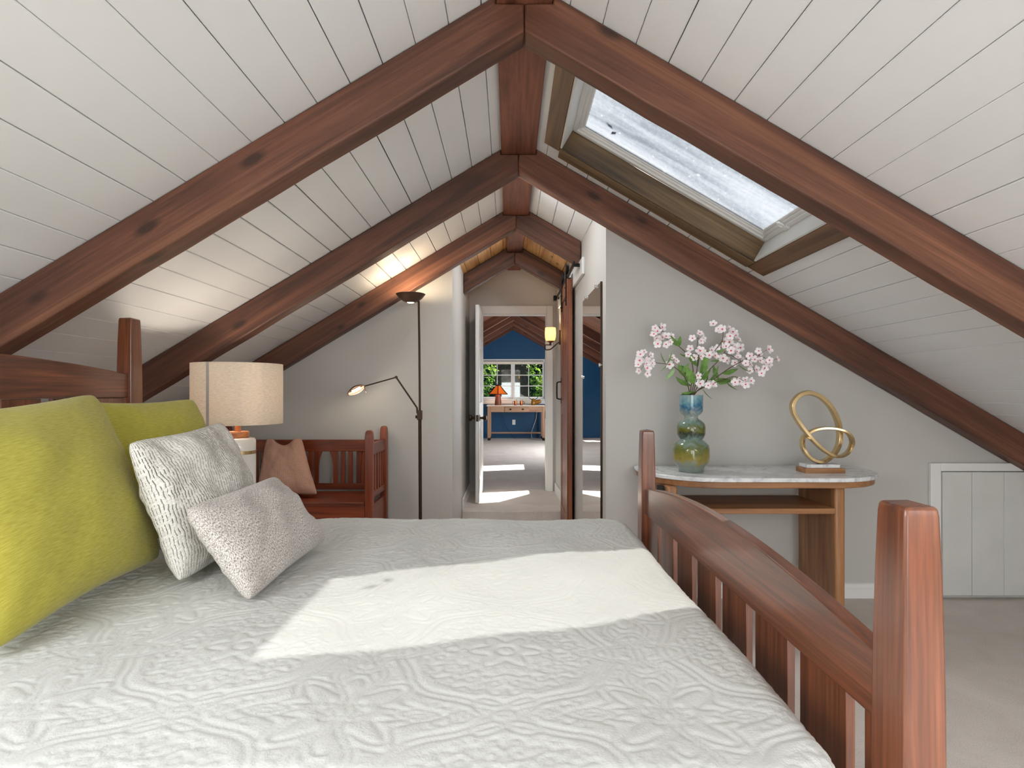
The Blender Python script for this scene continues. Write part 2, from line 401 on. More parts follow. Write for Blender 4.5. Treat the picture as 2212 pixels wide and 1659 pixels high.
# rafters: each timber on its own
RIDGE_B, RHW = 2.412, .0925
def rafter(y0, side, xe, label, ridge_half=RHW, th=.094):
    a = math.atan(SLR if side > 0 else SLL); c, s = math.cos(a), math.sin(a)
    Rm = roof_matrix(side, y0); inv = Rm.inverted()
    depth = .152
    def loc(X, z): q = inv @ Vector((X, y0, z)); return (q.x, q.z)
    sl = SLR if side > 0 else SLL
    vb = depth / c
    xr = RX + side * ridge_half
    top_r = ceil_z(xr) - .002
    poly = [loc(RX + side * .001, RZ - vb), loc(RX + side * .001, RIDGE_B - .002), loc(xr + side * .002, RIDGE_B - .002), loc(xr + side * .002, top_r)]
    n = 26
    tops = [loc(xr + (xe - xr) * k / n, ceil_z(xr + (xe - xr) * k / n) - .002) for k in range(1, n + 1)]
    bots = [loc(RX + (xe - RX) * k / n, ceil_z(RX + (xe - RX) * k / n) - vb) for k in range(n, 0, -1)]
    rr = random.Random(int(y0 * 100) + side)
    bots = [(x, z + rr.uniform(-.0018, .0018)) for x, z in bots]
    bm = prism(NB(), poly + tops + bots, 'y', 0, th)
    o = obj('rafter_beam', bm, M['beam'], bevel=.006, matrix=Rm, seg=2)
    return tag(o, label, 'beam', 'exposed rafters', 'structure')
rafter(1.90, 1, 3.7, 'nearest exposed rafter crossing in front of the skylight')
rafter(1.90, -1, -3.7, 'nearest exposed rafter on the headboard side slope')
rafter(3.10, 1, 3.7, 'exposed rafter running down over the grey wall above the console table')
rafter(3.10, -1, -3.7, 'exposed rafter ending behind the headboard post and linen lamp shade')
rafter(4.16, 1, .515, 'short exposed rafter above the barn door track')
rafter(4.16, -1, -3.7, 'exposed rafter against the grey wall, lit by the torchiere lamp')
rafter(5.27, 1, .50, 'short hallway rafter on the barn door side', .07)
rafter(5.27, -1, -.415, 'short hallway rafter on the side of the open white door', .07)
one('ridge_beam', bx(RX - RHW, RX + RHW, YB, YF - .0, RIDGE_B, RZ + .02), M['beamY'], 'wide brown ridge beam along the ceiling peak', 'beam', kind='structure', bevel=.004)
one('ridge_beam', bx(RX - .07, RX + .07, YF + .002, YD, RIDGE_B + .01, RZ + .02), M['beamY'], 'grey-brown ridge beam over the hallway', 'beam', kind='structure', bevel=.004)

# ------------------------------------------------------------------ skylight (window_1)
RM = roof_matrix(1)
root = thing('window_1', RM @ Vector(((S0 + S1) / 2, (HY0 + HY1) / 2, 0)), 'open-shaft skylight with rain-spotted glass between two rafters', 'skylight', kind='structure')
def roofpart(name, bm, mat, bevel=.002, parent=root):
    Mx = Matrix.Translation(-wloc(parent)) @ RM
    return obj(name, bm, mat, parent, bevel=bevel, matrix=Mx)
tw, tt = .085, .022
roofpart('casing_board', bx(S0 - tw, S0, HY0 - tw, HY1 + .02, -tt, -.001), M['skytrimY'])
roofpart('casing_board', bx(S1, S1 + tw + .012, HY0 - tw, HY1 + tw, -tt, -.001), M['skytrimY'])
roofpart('casing_board', bx(S0 + .001, S1 - .001, HY1, HY1 + tw + .01, -tt, -.001), M['skytrim'])
roofpart('casing_board', bx(S0 + .001, S1 - .001, HY0 - tw, HY0, -tt, -.001), M['skytrim'])
roofpart('reveal_board', bx(S0, S1, HY1 - .014, HY1 - .001, -.018, .09), M['skytrim'])
roofpart('reveal_board', bx(S0, S1, HY0 + .001, HY0 + .014, -.018, .09), M['skytrim'])
roofpart('reveal_board', bx(S0 + .001, S0 + .012, HY0 + .014, HY1 - .014, -.018, .09), M['hatch'])
roofpart('reveal_board', bx(S1 - .012, S1 - .001, HY0 + .014, HY1 - .014, -.018, .09), M['hatch'])
b = NB()
def ringbox(bm, s0, s1, y0, y1, w, z0, z1):
    box(bm, s0, s1, y0, y0 + w, z0, z1); box(bm, s0, s1, y1 - w, y1, z0, z1)
    box(bm, s0, s0 + w, y0 + w, y1 - w, z0, z1); box(bm, s1 - w, s1, y0 + w, y1 - w, z0, z1)
ringbox(b, S0 - .02, S1 + .02, HY0 - .02, HY1 + .02, .055, .0905, .13)
ringbox(b, S0 + .034, S1 - .034, HY0 + .034, HY1 - .034, .016, .100, .13)
ringbox(b, S0 + .049, S1 - .049, HY0 + .049, HY1 - .049, .014, .108, .13)
roofpart('sash', b, M['trimw'], .003)
g = roofpart('pane', bx(S0 + .06, S1 - .06, HY0 + .06, HY1 - .06, .113, .118), M['skyglass'], 0)
b = NB(); box(b, S1 - .033, S1 - .012, 2.625, 2.665, .078, .09)
lathe(b, [(.006, -.006), (.012, -.004), (.012, .004), (.006, .006)], (S1 - .05, 2.645, .084), 20, close=True, M=Matrix.Diagonal((1.9, 1.3, 1, 1)))
roofpart('latch', b, M['plastic'], .002)
b = NB()
for (s, y, r) in ((.42, 2.72, .5), (.45, 2.76, 2.0)):
    Ms = Matrix.Translation((s, y, .121)) @ Matrix.Rotation(r, 4, 'Z')
    v = [b.verts.new(Ms @ Vector(p)) for p in ((-.025, 0, 0), (0, .011, .004), (.025, 0, 0), (0, -.011, .004))]; b.faces.new(v)
lf = obj('fallen_leaf', b, plain('dry_leaf', rgb(150, 84, 48), .8), matrix=RM); tag(lf, 'curled brown leaf lying on the skylight glass', 'leaf')

# ------------------------------------------------------------------ walls and floors
def under_roof(x0, x1, zb, extra=.015):
    """polygon (x,z) of a wall from x0 to x1 standing on zb up to the roof"""
    p = [(x0, zb), (x1, zb), (x1, ceil_z(x1) + extra)]
    if x0 < RX < x1: p.append((RX, RZ + extra))
    p.append((x0, ceil_z(x0) + extra)); return p
HF = .095            # the hallway floor is one shallow step up
one('floor', bx(-4.2, 4.2, YB, 5.09, -.1, 0), M['carpet'], 'grey-beige carpet of the attic bedroom', 'carpet', kind='structure')
one('floor', bx(-.418, .52, 5.091, YD + .1, -.1, HF), M['carpet'], 'carpeted hallway floor, one step up', 'carpet', kind='structure', bevel=.012)
one('floor', bx(-2.4, 2.6, YD + .101, 13.5, -.1, HF), M['carpet'], 'grey carpet of the far blue room', 'carpet', kind='structure')
one('wall_left', prism(NB(), under_roof(-3.72, -.418, 0), 'y', YF, YF + .12), M['wall'], 'warm grey wall behind the bench and torchiere', 'wall', kind='structure')
one('wall_right', prism(NB(), under_roof(.535, 3.72, 0), 'y', 3.2, 3.32), M['wall'], 'warm grey wall behind the console table', 'wall', kind='structure')
# mirror wall, a little out of square
def mx_wall(y): return .535 - (y - 3.2) * (.045 / 2.9)
b = NB()
def quadprism(bm, pts, z0, z1f):
    A = [bm.verts.new((x, y, z0)) for x, y in pts]; B = [bm.verts.new((x, y, z1f(x))) for x, y in pts]
    bm.faces.new(A[::-1]); bm.faces.new(B)
    for i in range(len(pts)): bm.faces.new((A[i], A[(i + 1) % len(pts)], B[(i + 1) % len(pts)], B[i]))
quadprism(b, [(mx_wall(3.201), 3.201), (.66, 3.201), (.66, YD), (mx_wall(YD), YD)], 0, lambda x: ceil_z(x) + .01)
one('wall_mirror', b, M['wall'], 'pale side wall of the passage that carries the mirror and barn door', 'wall', kind='structure')
b = NB(); box(b, -.53, -.418, YF + .12, YD, 0, ceil_z(-.418) + .0); box(b, -.53, -.4175, YF + .1, YF + .12, 0, 2.2)
one('wall_hall', b, M['wall'], 'pale hallway wall behind the open white door', 'wall', kind='structure')
# doorway wall and its casing
DX0, DX1, DZ = -.29, .395, 1.964
b = NB()
prism(b, under_roof(-.53, DX0, HF), 'y', YD, YD + .1); prism(b, under_roof(DX1, .66, HF), 'y', YD, YD + .1)
prism(b, under_roof(DX0, DX1, DZ), 'y', YD, YD + .1)
one('wall_doorway', b, M['wall'], 'grey gable wall over the inner doorway', 'wall', kind='structure')
b = NB(); box(b, DX0 - .068, DX0, YD - .02, YD - .001, HF, DZ + .083); box(b, DX1, DX1 + .065, YD - .02, YD - .001, HF, DZ + .083); box(b, DX0, DX1, YD - .02, YD - .001, DZ, DZ + .083)
box(b, DX0 - .0, DX0 + .012, YD - .001, YD + .1, HF, DZ - .012); box(b, DX1 - .012, DX1, YD - .001, YD + .1, HF, DZ - .012); box(b, DX0, DX1, YD - .001, YD + .1, DZ - .012, DZ)
fr = one('trim_2', b, M['trimw'], 'white casing around the inner doorway', 'door frame', kind='structure', bevel=.003)
obj('strike_plate', bx(DX1 - .014, DX1 - .011, YD + .02, YD + .05, .86, .94), M['bronze'], fr)
# rear of the room, behind the camera, with an opening added for fill light
b = NB()
prism(b, under_roof(-3.72, -1.3, 0), 'y', YB - .12, YB); prism(b, under_roof(1.3, 3.72, 0), 'y', YB - .12, YB)
prism(b, [(-1.3, 0), (1.3, 0), (1.3, .06), (-1.3, .06)], 'y', YB - .12, YB)
prism(b, under_roof(-1.3, 1.3, 1.70), 'y', YB - .12, YB)
one('wall_rear', b, M['wall'], 'grey gable wall with a wide opening added for fill light behind the bed', 'wall', kind='structure')
b = NB(); box(b, -3.80, -3.70, YB - .1, YF + .1, 0, .55)
one('wall_knee', b, M['wall'], 'low knee wall under the eaves behind the headboard', 'wall', kind='structure')
b = NB(); box(b, 3.70, 3.80, YB - .1, 3.3, 0, .6)
one('wall_knee', b, M['wall'], 'low knee wall under the eaves beyond the footboard', 'wall', kind='structure')
# baseboards
bb = [(0, 0), (.016, 0), (.016, .052), (.011, .06), (.006, .075), (0, .08)]
def baseboard(name, x0, x1, y, label):
    b = NB(); prism(b, [(y - .001 - p, q) for p, q in bb], 'x', x0, x1); return one(name, b, M['trimw'], label, 'baseboard', kind='structure')
baseboard('baseboard_right', .56, 2.26, 3.2, 'white baseboard under the console table wall')
baseboard('baseboard_left', -3.6, -.43, YF, 'white baseboard behind the bench')
b = NB(); quadprism(b, [(mx_wall(5.11) - .016, 5.11), (mx_wall(5.11) - .001, 5.11), (mx_wall(6.07) - .001, 6.07), (mx_wall(6.07) - .016, 6.07)], HF, lambda x: HF + .1)
one('baseboard_hall', b, M['trimw'], 'white baseboard beyond the barn door', 'baseboard', kind='structure', bevel=.003)
one('baseboard_hall', bx(-.417, -.402, 5.11, 6.07, HF, HF + .1), M['trimw'], 'white baseboard behind the open white door', 'baseboard', kind='structure', bevel=.003)

# attic hatch in the right wall
root = thing('door_2', (2.7, 3.18, 0), 'white plank attic hatch under the low eave beside the console wall', 'hatch door', kind='structure')
b = NB(); box(b, 2.315, 2.372, 3.175, 3.199, .01, .745); box(b, 2.372, 3.4, 3.175, 3.199, .70, .745)
obj('casing', b, M['trimw'], root, bevel=.004)
for k, (a, c2) in enumerate(((2.374, 2.53), (2.532, 2.706), (2.708, 2.86), (2.862, 3.03), (3.032, 3.2))):
    obj('plank', bx(a, c2, 3.165 - .001 * (k % 2), 3.19, .022, .697), M['hatch'], root, bevel=.002)

# ------------------------------------------------------------------ open white door of the inner doorway
root = thing('door_1', (-.295, 6.06, HF), 'open white panelled door at the end of the hallway', 'door', kind='structure')
x0, x1, y0, y1, z0, z1 = -.315, -.279, 5.385, 6.07, HF + .012, HF + 1.858
b = NB(); box(b, x0 + .006, x1 - .006, y0, y1, z0, z1)
ysp = ((y0, y0 + .11), ((y0 + y1) / 2 - .05, (y0 + y1) / 2 + .05), (y1 - .11, y1))
zsp = ((z0, z0 + .2), (z0 + .78, z0 + .93), (z0 + 1.45, z0 + 1.55), (z1 - .11, z1))
for a, c2 in ysp:
    for xx in ((x0, x0 + .0055), (x1 - .0055, x1)): box(b, *xx, a, c2, z0, z1)
for a, c2 in zsp:
    for yy in zip([q[1] for q in ysp[:-1]], [q[0] for q in ysp[1:]]):
        for xx in ((x0, x0 + .0055), (x1 - .0055, x1)): box(b, *xx, yy[0], yy[1], a, c2)
obj('slab', b, M['trimw'], root, bevel=.0025)
kz = CAMZ - .235
for sgn, xf in ((-1, x0), (1, x1)):
    b = NB(); Mr = Matrix.Rotation(sgn * PI / 2, 4, 'Y')
    lathe(b, [(0, 0), (.03, 0), (.03, .006), (.012, .01), (.011, .03), (.026, .04), (.03, .052), (.024, .066), (0, .07)], (xf, y0 + .065, kz), 24, M=Mr)
    obj('door_knob', b, M['bronze'], root, smooth=True)
obj('latch_plate', bx(x0 + .006, x1 - .006, y0 - .002, y0, kz - .03, kz + .03), M['bronze'], root)

# ------------------------------------------------------------------ barn door with its track
root = thing('barn_door', (.47, 4.8, .02), 'brown wooden barn door standing against the passage wall', 'barn door')
b = NB(); box(b, .458, .484, 4.5, 5.075, .02, 2.02)
for a, c2 in ((4.5, 4.60), (4.975, 5.075)):
    box(b, .450, .4575, a, c2, .02, 2.02); box(b, .4845, .491, a, c2, .02, 2.02)
for a, c2 in ((.02, .17), (.95, 1.07), (1.9, 2.02)):
    box(b, .450, .4575, 4.602, 4.973, a, c2); box(b, .4845, .491, 4.602, 4.973, a, c2)
for k in range(3): box(b, .4545, .4578, 4.602 + k * .124, 4.602 + k * .124 + .118, .171, 1.899)
obj('slab', b, M['barn'], root, bevel=.003)
b = NB(); hy = 5.0
tube(b, spline([(.449, hy, 1.075), (.418, hy, 1.082), (.412, hy, 1.10), (.412, hy, 1.20), (.418, hy, 1.222), (.449, hy, 1.228)], 4), .006, 8)
box(b, .4465, .4495, hy - .014, hy + .014, 1.04, 1.09); box(b, .4465, .4495, hy - .014, hy + .014, 1.214, 1.262)
obj('pull_handle', b, M['black'], root, smooth=True)
for wy in (4.56, 4.95):
    b = NB(); box(b, .442, .4485, wy - .02, wy + .02, 1.82, 2.10)
    for zz in (1.86, 1.96): tube(b, [(.436, wy, zz), (.496, wy, zz)], .008, 8)
    obj('hanger_strap', b, M['black'], root, bevel=.002)
    b = NB(); lathe(b, [(.0, -.011), (.048, -.011), (.048, -.008), (.042, -.004), (.042, .004), (.048, .008), (.048, .011), (0, .011)], (.456, wy, 2.105), 28, M=Matrix.Rotation(PI / 2, 4, 'Y'))
    obj('roller_wheel', b, M['black'], root, smooth=True)
root = thing('barn_door_track', (.5, 4.8, 2.0), 'dark steel track on a white board over the barn door', 'door track')
b = NB(); quadprism(b, [(mx_wall(4.0) - .02, 4.0), (mx_wall(4.0) - .001, 4.0), (mx_wall(5.65) - .001, 5.65), (mx_wall(5.65) - .02, 5.65)], 1.955, lambda x: 2.072)
obj('header_board', b, M['trimw'], root, bevel=.002)
obj('rail', bx(.452, .459, 4.06, 5.6, 2.022, 2.058), M['black'], root, bevel=.001)
for yy in (4.12, 4.62, 5.12, 5.55):
    obj('standoff', tube(NB(), [(.46, yy, 2.04), (mx_wall(yy) - .019, yy, 2.04)], [.011, .013], 12), M['black'], root)
obj('end_stop', bx(.425, .4515, 5.54, 5.6, 2.015, 2.065), M['black'], root, bevel=.003)

# ------------------------------------------------------------------ wall mirror
root = thing('wall_mirror', (.51, 3.67, 1.0), 'tall frameless mirror held by clips beside the barn door', 'mirror')
b = NB(); my0, my1 = 3.31, 4.02
quadprism(b, [(mx_wall(my0) - .012, my0), (mx_wall(my0) - .004, my0), (mx_wall(my1) - .004, my1), (mx_wall(my1) - .012, my1)], .25, lambda x: 1.765)
obj('glass', b, M['mirror'], root)
b = NB(); quadprism(b, [(mx_wall(my0) - .0125, my0 - .004), (mx_wall(my0) - .001, my0 - .004), (mx_wall(my0) - .001, my0 - .0005), (mx_wall(my0) - .0125, my0 - .0005)], .25, lambda x: 1.768)
obj('edge_strip', b, M['bronze'], root)
for yy, zz in ((3.45, 1.766), (3.85, 1.766), (3.312, 1.29), (4.018, 1.24)):
    b = NB(); lathe(b, [(0, -.02), (.01, -.02), (.012, -.012), (.006, 0), (0, 0)], (mx_wall(yy) - .002, yy, zz), 12, M=Matrix.Rotation(PI / 2, 4, 'Y'))
    obj('clip', b, M['chrome'], root, smooth=True)

# ------------------------------------------------------------------ wall sconce in the hallway
sx, sy = .40, 5.62
wx = mx_wall(sy)
root = thing('wall_sconce', (wx, sy, 1.65), 'lit sconce with a cream glass shade in the hallway', 'wall lamp')
obj('backplate', bx(wx - .016, wx - .001, sy - .03, sy + .03, 1.60, 1.74), M['bronze'], root, bevel=.004)
b = NB(); tube(b, spline([(wx - .014, sy, 1.625), (wx - .05, sy, 1.595), (sx + .0, sy, 1.555), (sx - .05, sy, 1.55)], 6), .006, 8)
tube(b, [(sx - .05, sy, 1.55), (sx - .05, sy, 1.598), (sx + .01, sy, 1.598)], .006, 8); tube(b, [(sx, sy, 1.592), (sx, sy, 1.625)], [.008, .012], 10)
obj('arm', b, M['bronze'], root, smooth=True)
obj('cup', lathe(NB(), [(0, 0), (.02, .002), (.034, .012), (.036, .018), (0, .018)], (sx, sy, 1.618), 24), M['copper'], root, smooth=True)
obj('lamp_shade', lathe(NB(), [(.03, 0), (.044, .01), (.052, .04), (.054, .08), (.05, .13), (.046, .13), (.049, .08), (.047, .04), (.03, .012)], (sx, sy, 1.634), 32, close=True), M['shadelit'], root, smooth=True)

# ------------------------------------------------------------------ far blue room
FY, FAP, FS = 13.3, 2.75, .57
def fz(X): return FAP - FS * abs(X - .09)
def fpoly(x0, x1, zb):
    p = [(x0, zb), (x1, zb), (x1, fz(x1))]
    if x0 < .09 < x1: p.append((.09, FAP))
    return p + [(x0, fz(x0))]
WX0, WX1, WZ0, WZ1 = -.64, .81, 1.0, 1.835
b = NB(); prism(b, fpoly(-2.4, WX0, HF), 'y', FY, FY + .14); prism(b, fpoly(WX1, 2.6, HF), 'y', FY, FY + .14)
prism(b, [(WX0, HF), (WX1, HF), (WX1, WZ0), (WX0, WZ0)], 'y', FY, FY + .14); prism(b, fpoly(WX0, WX1, WZ1), 'y', FY, FY + .14)
one('wall_far', b, M['blue'], 'deep blue gable wall of the far room', 'wall', kind='structure')
b = NB(); box(b, -1.6, -1.5, YD + .1, FY, HF, fz(-1.5))
one('wall_far_left', b, M['blue'], 'blue side wall of the far room seen in the mirror', 'wall', kind='structure')
b = NB(); box(b, 1.75, 1.85, YD + .1, FY, HF, fz(1.75))
one('wall_far_right', b, M['blue'], 'blue side wall of the far room across from the mirror view', 'wall', kind='structure')
b = NB(); prism(b, fpoly(-1.6, -.53, HF), 'y', YD + .02, YD + .1); prism(b, fpoly(.66, 1.85, HF), 'y', YD + .02, YD + .1)
prism(b, [(-.53, ceil_z(-.53)), (RX, RZ + .01), (.66, ceil_z(.66)), (.66, fz(.66)), (.09, FAP), (-.53, fz(-.53))], 'y', YD + .02, YD + .1)
one('wall_far_near', b, M['blue'], 'blue gable end of the far room around the doorway', 'wall', kind='structure')
# roof of the far room with two skylight openings on the sunny slope
def far_matrix(side):
    a = math.atan(FS); c, s = math.cos(a), math.sin(a)
    if side > 0: return Matrix(((c, 0, s, .09), (0, 1, 0, 0), (-s, 0, c, FAP), (0, 0, 0, 1)))
    return Matrix(((-c, 0, -s, .09), (0, 1, 0, 0), (-s, 0, c, FAP), (0, 0, 0, 1)))
holes = ((.68, 1.24, 7.0, 7.6), (.68, 1.24, 9.25, 9.85))
b = NB()
ys = [YD + .02, 7.0, 7.6, 9.25, 9.85, FY + .14]
for i, (a, c2) in enumerate(zip(ys, ys[1:])):
    if i in (1, 3): box(b, -.05, .68, a, c2, 0, .08); box(b, 1.24, 2.2, a, c2, 0, .08)
    else: box(b, -.05, 2.2, a, c2, 0, .08)
o = obj('ceiling', b, M['darkboard'], matrix=far_matrix(1)); tag(o, 'dark board ceiling of the far room, slope with roof openings', 'ceiling', kind='structure')
o = obj('ceiling', box(NB(), -.05, 2.2, YD + .02, FY + .14, 0, .08), M['darkboard'], matrix=far_matrix(-1)); tag(o, 'dark board ceiling of the far room, closed slope', 'ceiling', kind='structure')
for k, y in enumerate((13.2, 12.4, 11.5, 10.6, 8.7, 6.6)):
    for side in (1, -1):
        a = math.atan(FS)
        Rm = far_matrix(side).copy(); Rm[1][3] = y
        d = .152
        L = 1.9
        bm = prism(NB(), [(.001, -.001), (d * FS, -d), (L, -d), (L, -.001)], 'y', 0, .09)
        o = obj('rafter_beam', bm, M['darkboard'], bevel=.004, matrix=Rm)
        nm = ('against the blue wall', 'second from the blue wall', 'third from the blue wall', 'fourth from the blue wall', 'fifth from the blue wall', 'just inside the doorway')[k]
        tag(o, 'dark rafter of the far room %s, %s slope' % (nm, 'window lamp' if side < 0 else 'sconce side'), 'beam', 'far room rafters', 'structure')
# wainscot glimpsed in the mirror
b = NB(); box(b, -1.499, -1.48, 7.0, FY - .01, HF, .95); box(b, -1.499, -1.455, 7.0, FY - .01, .95, .985)
for k in range(60): box(b, -1.48, -1.472, 7.02 + k * .104, 7.02 + k * .104 + .03, HF + .12, .92)
one('trim_3', b, M['trimw'], 'white wainscot along the far room wall, seen in the mirror', 'wainscot', kind='structure', bevel=.002)
# window
root = thing('window_2', (.085, FY, 1.4), 'white twelve-pane sliding window in the blue wall', 'window', kind='structure')
b = NB(); cw = .075
box(b, WX0 - cw, WX0, FY - .02, FY - .001, WZ0 - .02, WZ1 + cw); box(b, WX1, WX1 + cw, FY - .02, FY - .001, WZ0 - .02, WZ1 + cw); box(b, WX0, WX1, FY - .02, FY - .001, WZ1, WZ1 + cw)
obj('casing', b, M['trimw'], root, bevel=.003)
b = NB(); box(b, WX0 - .1, WX1 + .1, FY - .06, FY + .02, WZ0 - .035, WZ0); box(b, WX0 - .08, WX1 + .08, FY - .018, FY - .001, WZ0 - .12, WZ0 - .036)
obj('sill', b, M['trimw'], root, bevel=.003)
mid = (WX0 + WX1) / 2
for xa, xb in ((WX0 + .002, mid - .002), (mid + .002, WX1 - .002)):
    b = NB(); w = .042; ya, yb = FY + .03, FY + .065
    box(b, xa, xa + w, ya, yb, WZ0 + .002, WZ1 - .002); box(b, xb - w, xb, ya, yb, WZ0 + .002, WZ1 - .002)
    box(b, xa + w, xb - w, ya, yb, WZ0 + .002, WZ0 + w); box(b, xa + w, xb - w, ya, yb, WZ1 - w, WZ1 - .002)
    xm = (xa + xb) / 2; hz = (WZ1 - WZ0 - 2 * w) / 3
    box(b, xm - .009, xm + .009, ya + .008, yb - .008, WZ0 + w, WZ1 - w)
    for k in (1, 2):
        z = WZ0 + w + hz * k; box(b, xa + w, xb - w, ya + .009, yb - .009, z - .009, z + .009)
    sa = obj('sash', b, M['trimw'], root, bevel=.002)
    obj('pane', bx(xa + w, xb - w, ya + .016, ya + .019, WZ0 + w, WZ1 - w), M['pane'], sa)
b = NB(); tube(b, [(WX0 + .03, FY - .035, WZ1 + .005), (WX1 - .03, FY - .035, WZ1 + .005)], .028, 16); box(b, WX0 + .04, WX1 - .04, FY - .03, FY - .026, WZ1 - .045, WZ1)
one('roller_blind', b, plain('cream_blind', rgb(214, 206, 194), .8), 'rolled up cream blind at the top of the far window', 'blind', smooth=True)
# desk
root = thing('writing_desk', (.156, 12.8, HF), 'tan wooden writing desk under the far window', 'desk')
dx0, dx1, dy0, dy1, dz = -.472, .784, 12.56, 13.1, .865
obj('tabletop', bx(dx0 - .02, dx1 + .02, dy0 - .02, dy1 + .01, dz - .025, dz), plain('pale_desk_top', rgb(214, 200, 184), .3, var=.06), root, bevel=.004)
for xx in (dx0, dx1 - .068):
    for yy in (dy0, dy1 - .068):
        lg = obj('leg', bx(xx, xx + .068, yy, yy + .068, HF + .06, dz - .026), M['deskZ'], root, bevel=.004)
        obj('caster', lathe(NB(), [(0, 0), (.028, .004), (.034, .03), (.024, .059), (0, .059)], (xx + .034, yy + .034, HF), 16), M['black'], lg, smooth=True)
b = NB(); box(b, dx0 + .069, dx1 - .069, dy0 + .008, dy0 + .03, dz - .15, dz - .026); box(b, dx0 + .069, dx1 - .069, dy1 - .03, dy1 - .008, dz - .15, dz - .026)
obj('apron', b, M['deskX'], root, bevel=.002)
dr = obj('drawer', bx(-.1, .43, dy0 - .004, dy0 + .007, dz - .14, dz - .036), M['deskX'], root, bevel=.003)
for xx in (.03, .30): obj('knob', lathe(NB(), [(0, 0), (.008, 0), (.008, .01), (.017, .018), (.012, .028), (0, .03)], (xx, dy0 - .004, dz - .088), 14, M=Matrix.Rotation(PI / 2, 4, 'X')), M['black'], dr, smooth=True)
obj('stretcher', bx(dx0 + .069, dx1 - .069, dy1 - .05, dy1 - .02, HF + .12, HF + .155), M['deskX'], root, bevel=.002)
# mica lamp on the desk
lx, ly = at(1076, 0, 12.8).x, 12.8
root = thing('desk_lamp', (lx, ly, dz), 'lit amber mica lamp on the desk', 'table lamp')
obj('body', lathe(NB(), [(0, 0), (.075, 0), (.078, .01), (.07, .09), (.055, .2), (.05, .25), (0, .25)], (lx, ly, dz), 32), plain('hammered_brown', rgb(126, 84, 62), .5, .2, var=.2, vscale=20), root, smooth=True)
b = NB(); b2 = NB()
for k in range(6):
    a0, a1 = PI / 6 + 2 * PI * k / 6, PI / 6 + 2 * PI * (k + 1) / 6
    rows = ((.235, .24), (.175, .29), (.1, .37), (.045, .43))
    pts = [[Vector((lx + r * math.cos(a), ly + r * math.sin(a), dz + z)) for r, z in rows] for a in (a0, a1)]
    for i in range(3): b.faces.new([b.verts.new(p) for p in (pts[0][i], pts[1][i], pts[1][i + 1], pts[0][i + 1])])
    tube(b2, pts[0], .009, 6); tube(b2, [pts[0][0], pts[1][0]], .007, 6); tube(b2, [pts[0][3], pts[1][3]], .012, 6)
lathe(b2, [(.05, 0), (.05, .012), (0, .03)], (lx, ly, dz + .43), 16)
sh = obj('lamp_shade', b, M['amberglow'], root)
md = sh.modifiers.new('thick', 'SOLIDIFY'); md.thickness = .004
obj('shade_frame', b2, M['black'], sh, smooth=True)
# mugs, horned figurine, outlet, cord
for px, s, w in ((1113.5, -1, 'copper mug with spoons nearer the amber lamp'), (1126, 1, 'copper mug with spoons nearer the horned figurine')):
    c = Vector((at(px, 0, 12.75).x, 12.75, dz))
    root = thing('mug', c, w, 'mug', 'copper mugs on the desk')
    obj('body', lathe(NB(), [(0, 0), (.034, 0), (.036, .01), (.034, .09), (.031, .09), (.032, .012), (0, .01)], c, 20), M['copper'], root, smooth=True)
    obj('handle', tube(NB(), spline([c + Vector(p) for p in ((s * .033, 0, .08), (s * .065, 0, .07), (s * .068, 0, .04), (s * .034, 0, .02))], 5), .005, 6), M['copper'], root, smooth=True)
    b = NB(); tube(b, [c + Vector((.01, 0, .02)), c + Vector((.025, 0, .13))], .004, 6); tube(b, [c + Vector((-.01, 0, .02)), c + Vector((-.03, 0, .14))], .004, 6)
    obj('spoon', b, M['chrome'], root)
c = Vector((at(1155, 0, 12.8).x, 12.8, dz))
root = thing('horned_figurine', c, 'amber glazed figurine with long curved horns on the desk', 'figurine')
b = NB(); lathe(b, [(0, 0), (.045, .0), (.055, .04), (.045, .09), (.03, .12), (.02, .14), (0, .145)], c + Vector((-.03, 0, 0)), 20)
lathe(b, [(0, -.1), (.04, -.08), (.05, 0), (.04, .08), (0, .1)], c + Vector((.05, 0, .068)), 18, M=Matrix.Rotation(PI / 2 - .25, 4, 'Y'))
obj('body', b, M['amber'], root, smooth=True)
for s in (-1, 1):
    obj('horn', tube(NB(), spline([c + Vector((-.03 + s * p[0], 0, p[1])) for p in ((.01, .12), (.05, .13), (.09, .16), (.11, .21))], 5), [.011 - .0005 * i for i in range(16)], 8), M['black'], root, smooth=True)
c = at(1110, 912, FY - .005)
root = thing('wall_outlet', c, 'white outlet plate on the blue wall under the desk', 'outlet')
obj('plate', bx(c.x - .036, c.x + .036, FY - .007, FY - .001, c.z - .058, c.z + .058), M['plastic'], root, bevel=.003)
b = NB(); box(b, c.x - .014, c.x + .014, FY - .009, FY - .007, c.z + .01, c.z + .04); box(b, c.x - .014, c.x + .014, FY - .009, FY - .007, c.z - .04, c.z - .01)
obj('socket', b, M['plastic'], root, bevel=.001)
one('power_cord', tube(NB(), spline([at(1160, 889, 13.2), at(1158, 905, 13.2), at(1152, 922, 13.22), at(1148, 935, 13.2), at(1149, 946, 13.15), (at(1153, 0, 13.1).x, 13.1, HF + .004)], 6), .0045, 6), M['plastic'], 'thin white cord hanging behind the desk', 'cord')
one('power_cord', tube(NB(), spline([at(1082, 889, 13.2), at(1088, 908, 13.22), at(1095, 925, 13.22), at(1106, 940, 13.15), (at(1112, 0, 13.1).x, 13.1, HF + .005)], 6), .0045, 6), M['black'], 'thin black cord hanging behind the desk', 'cord')

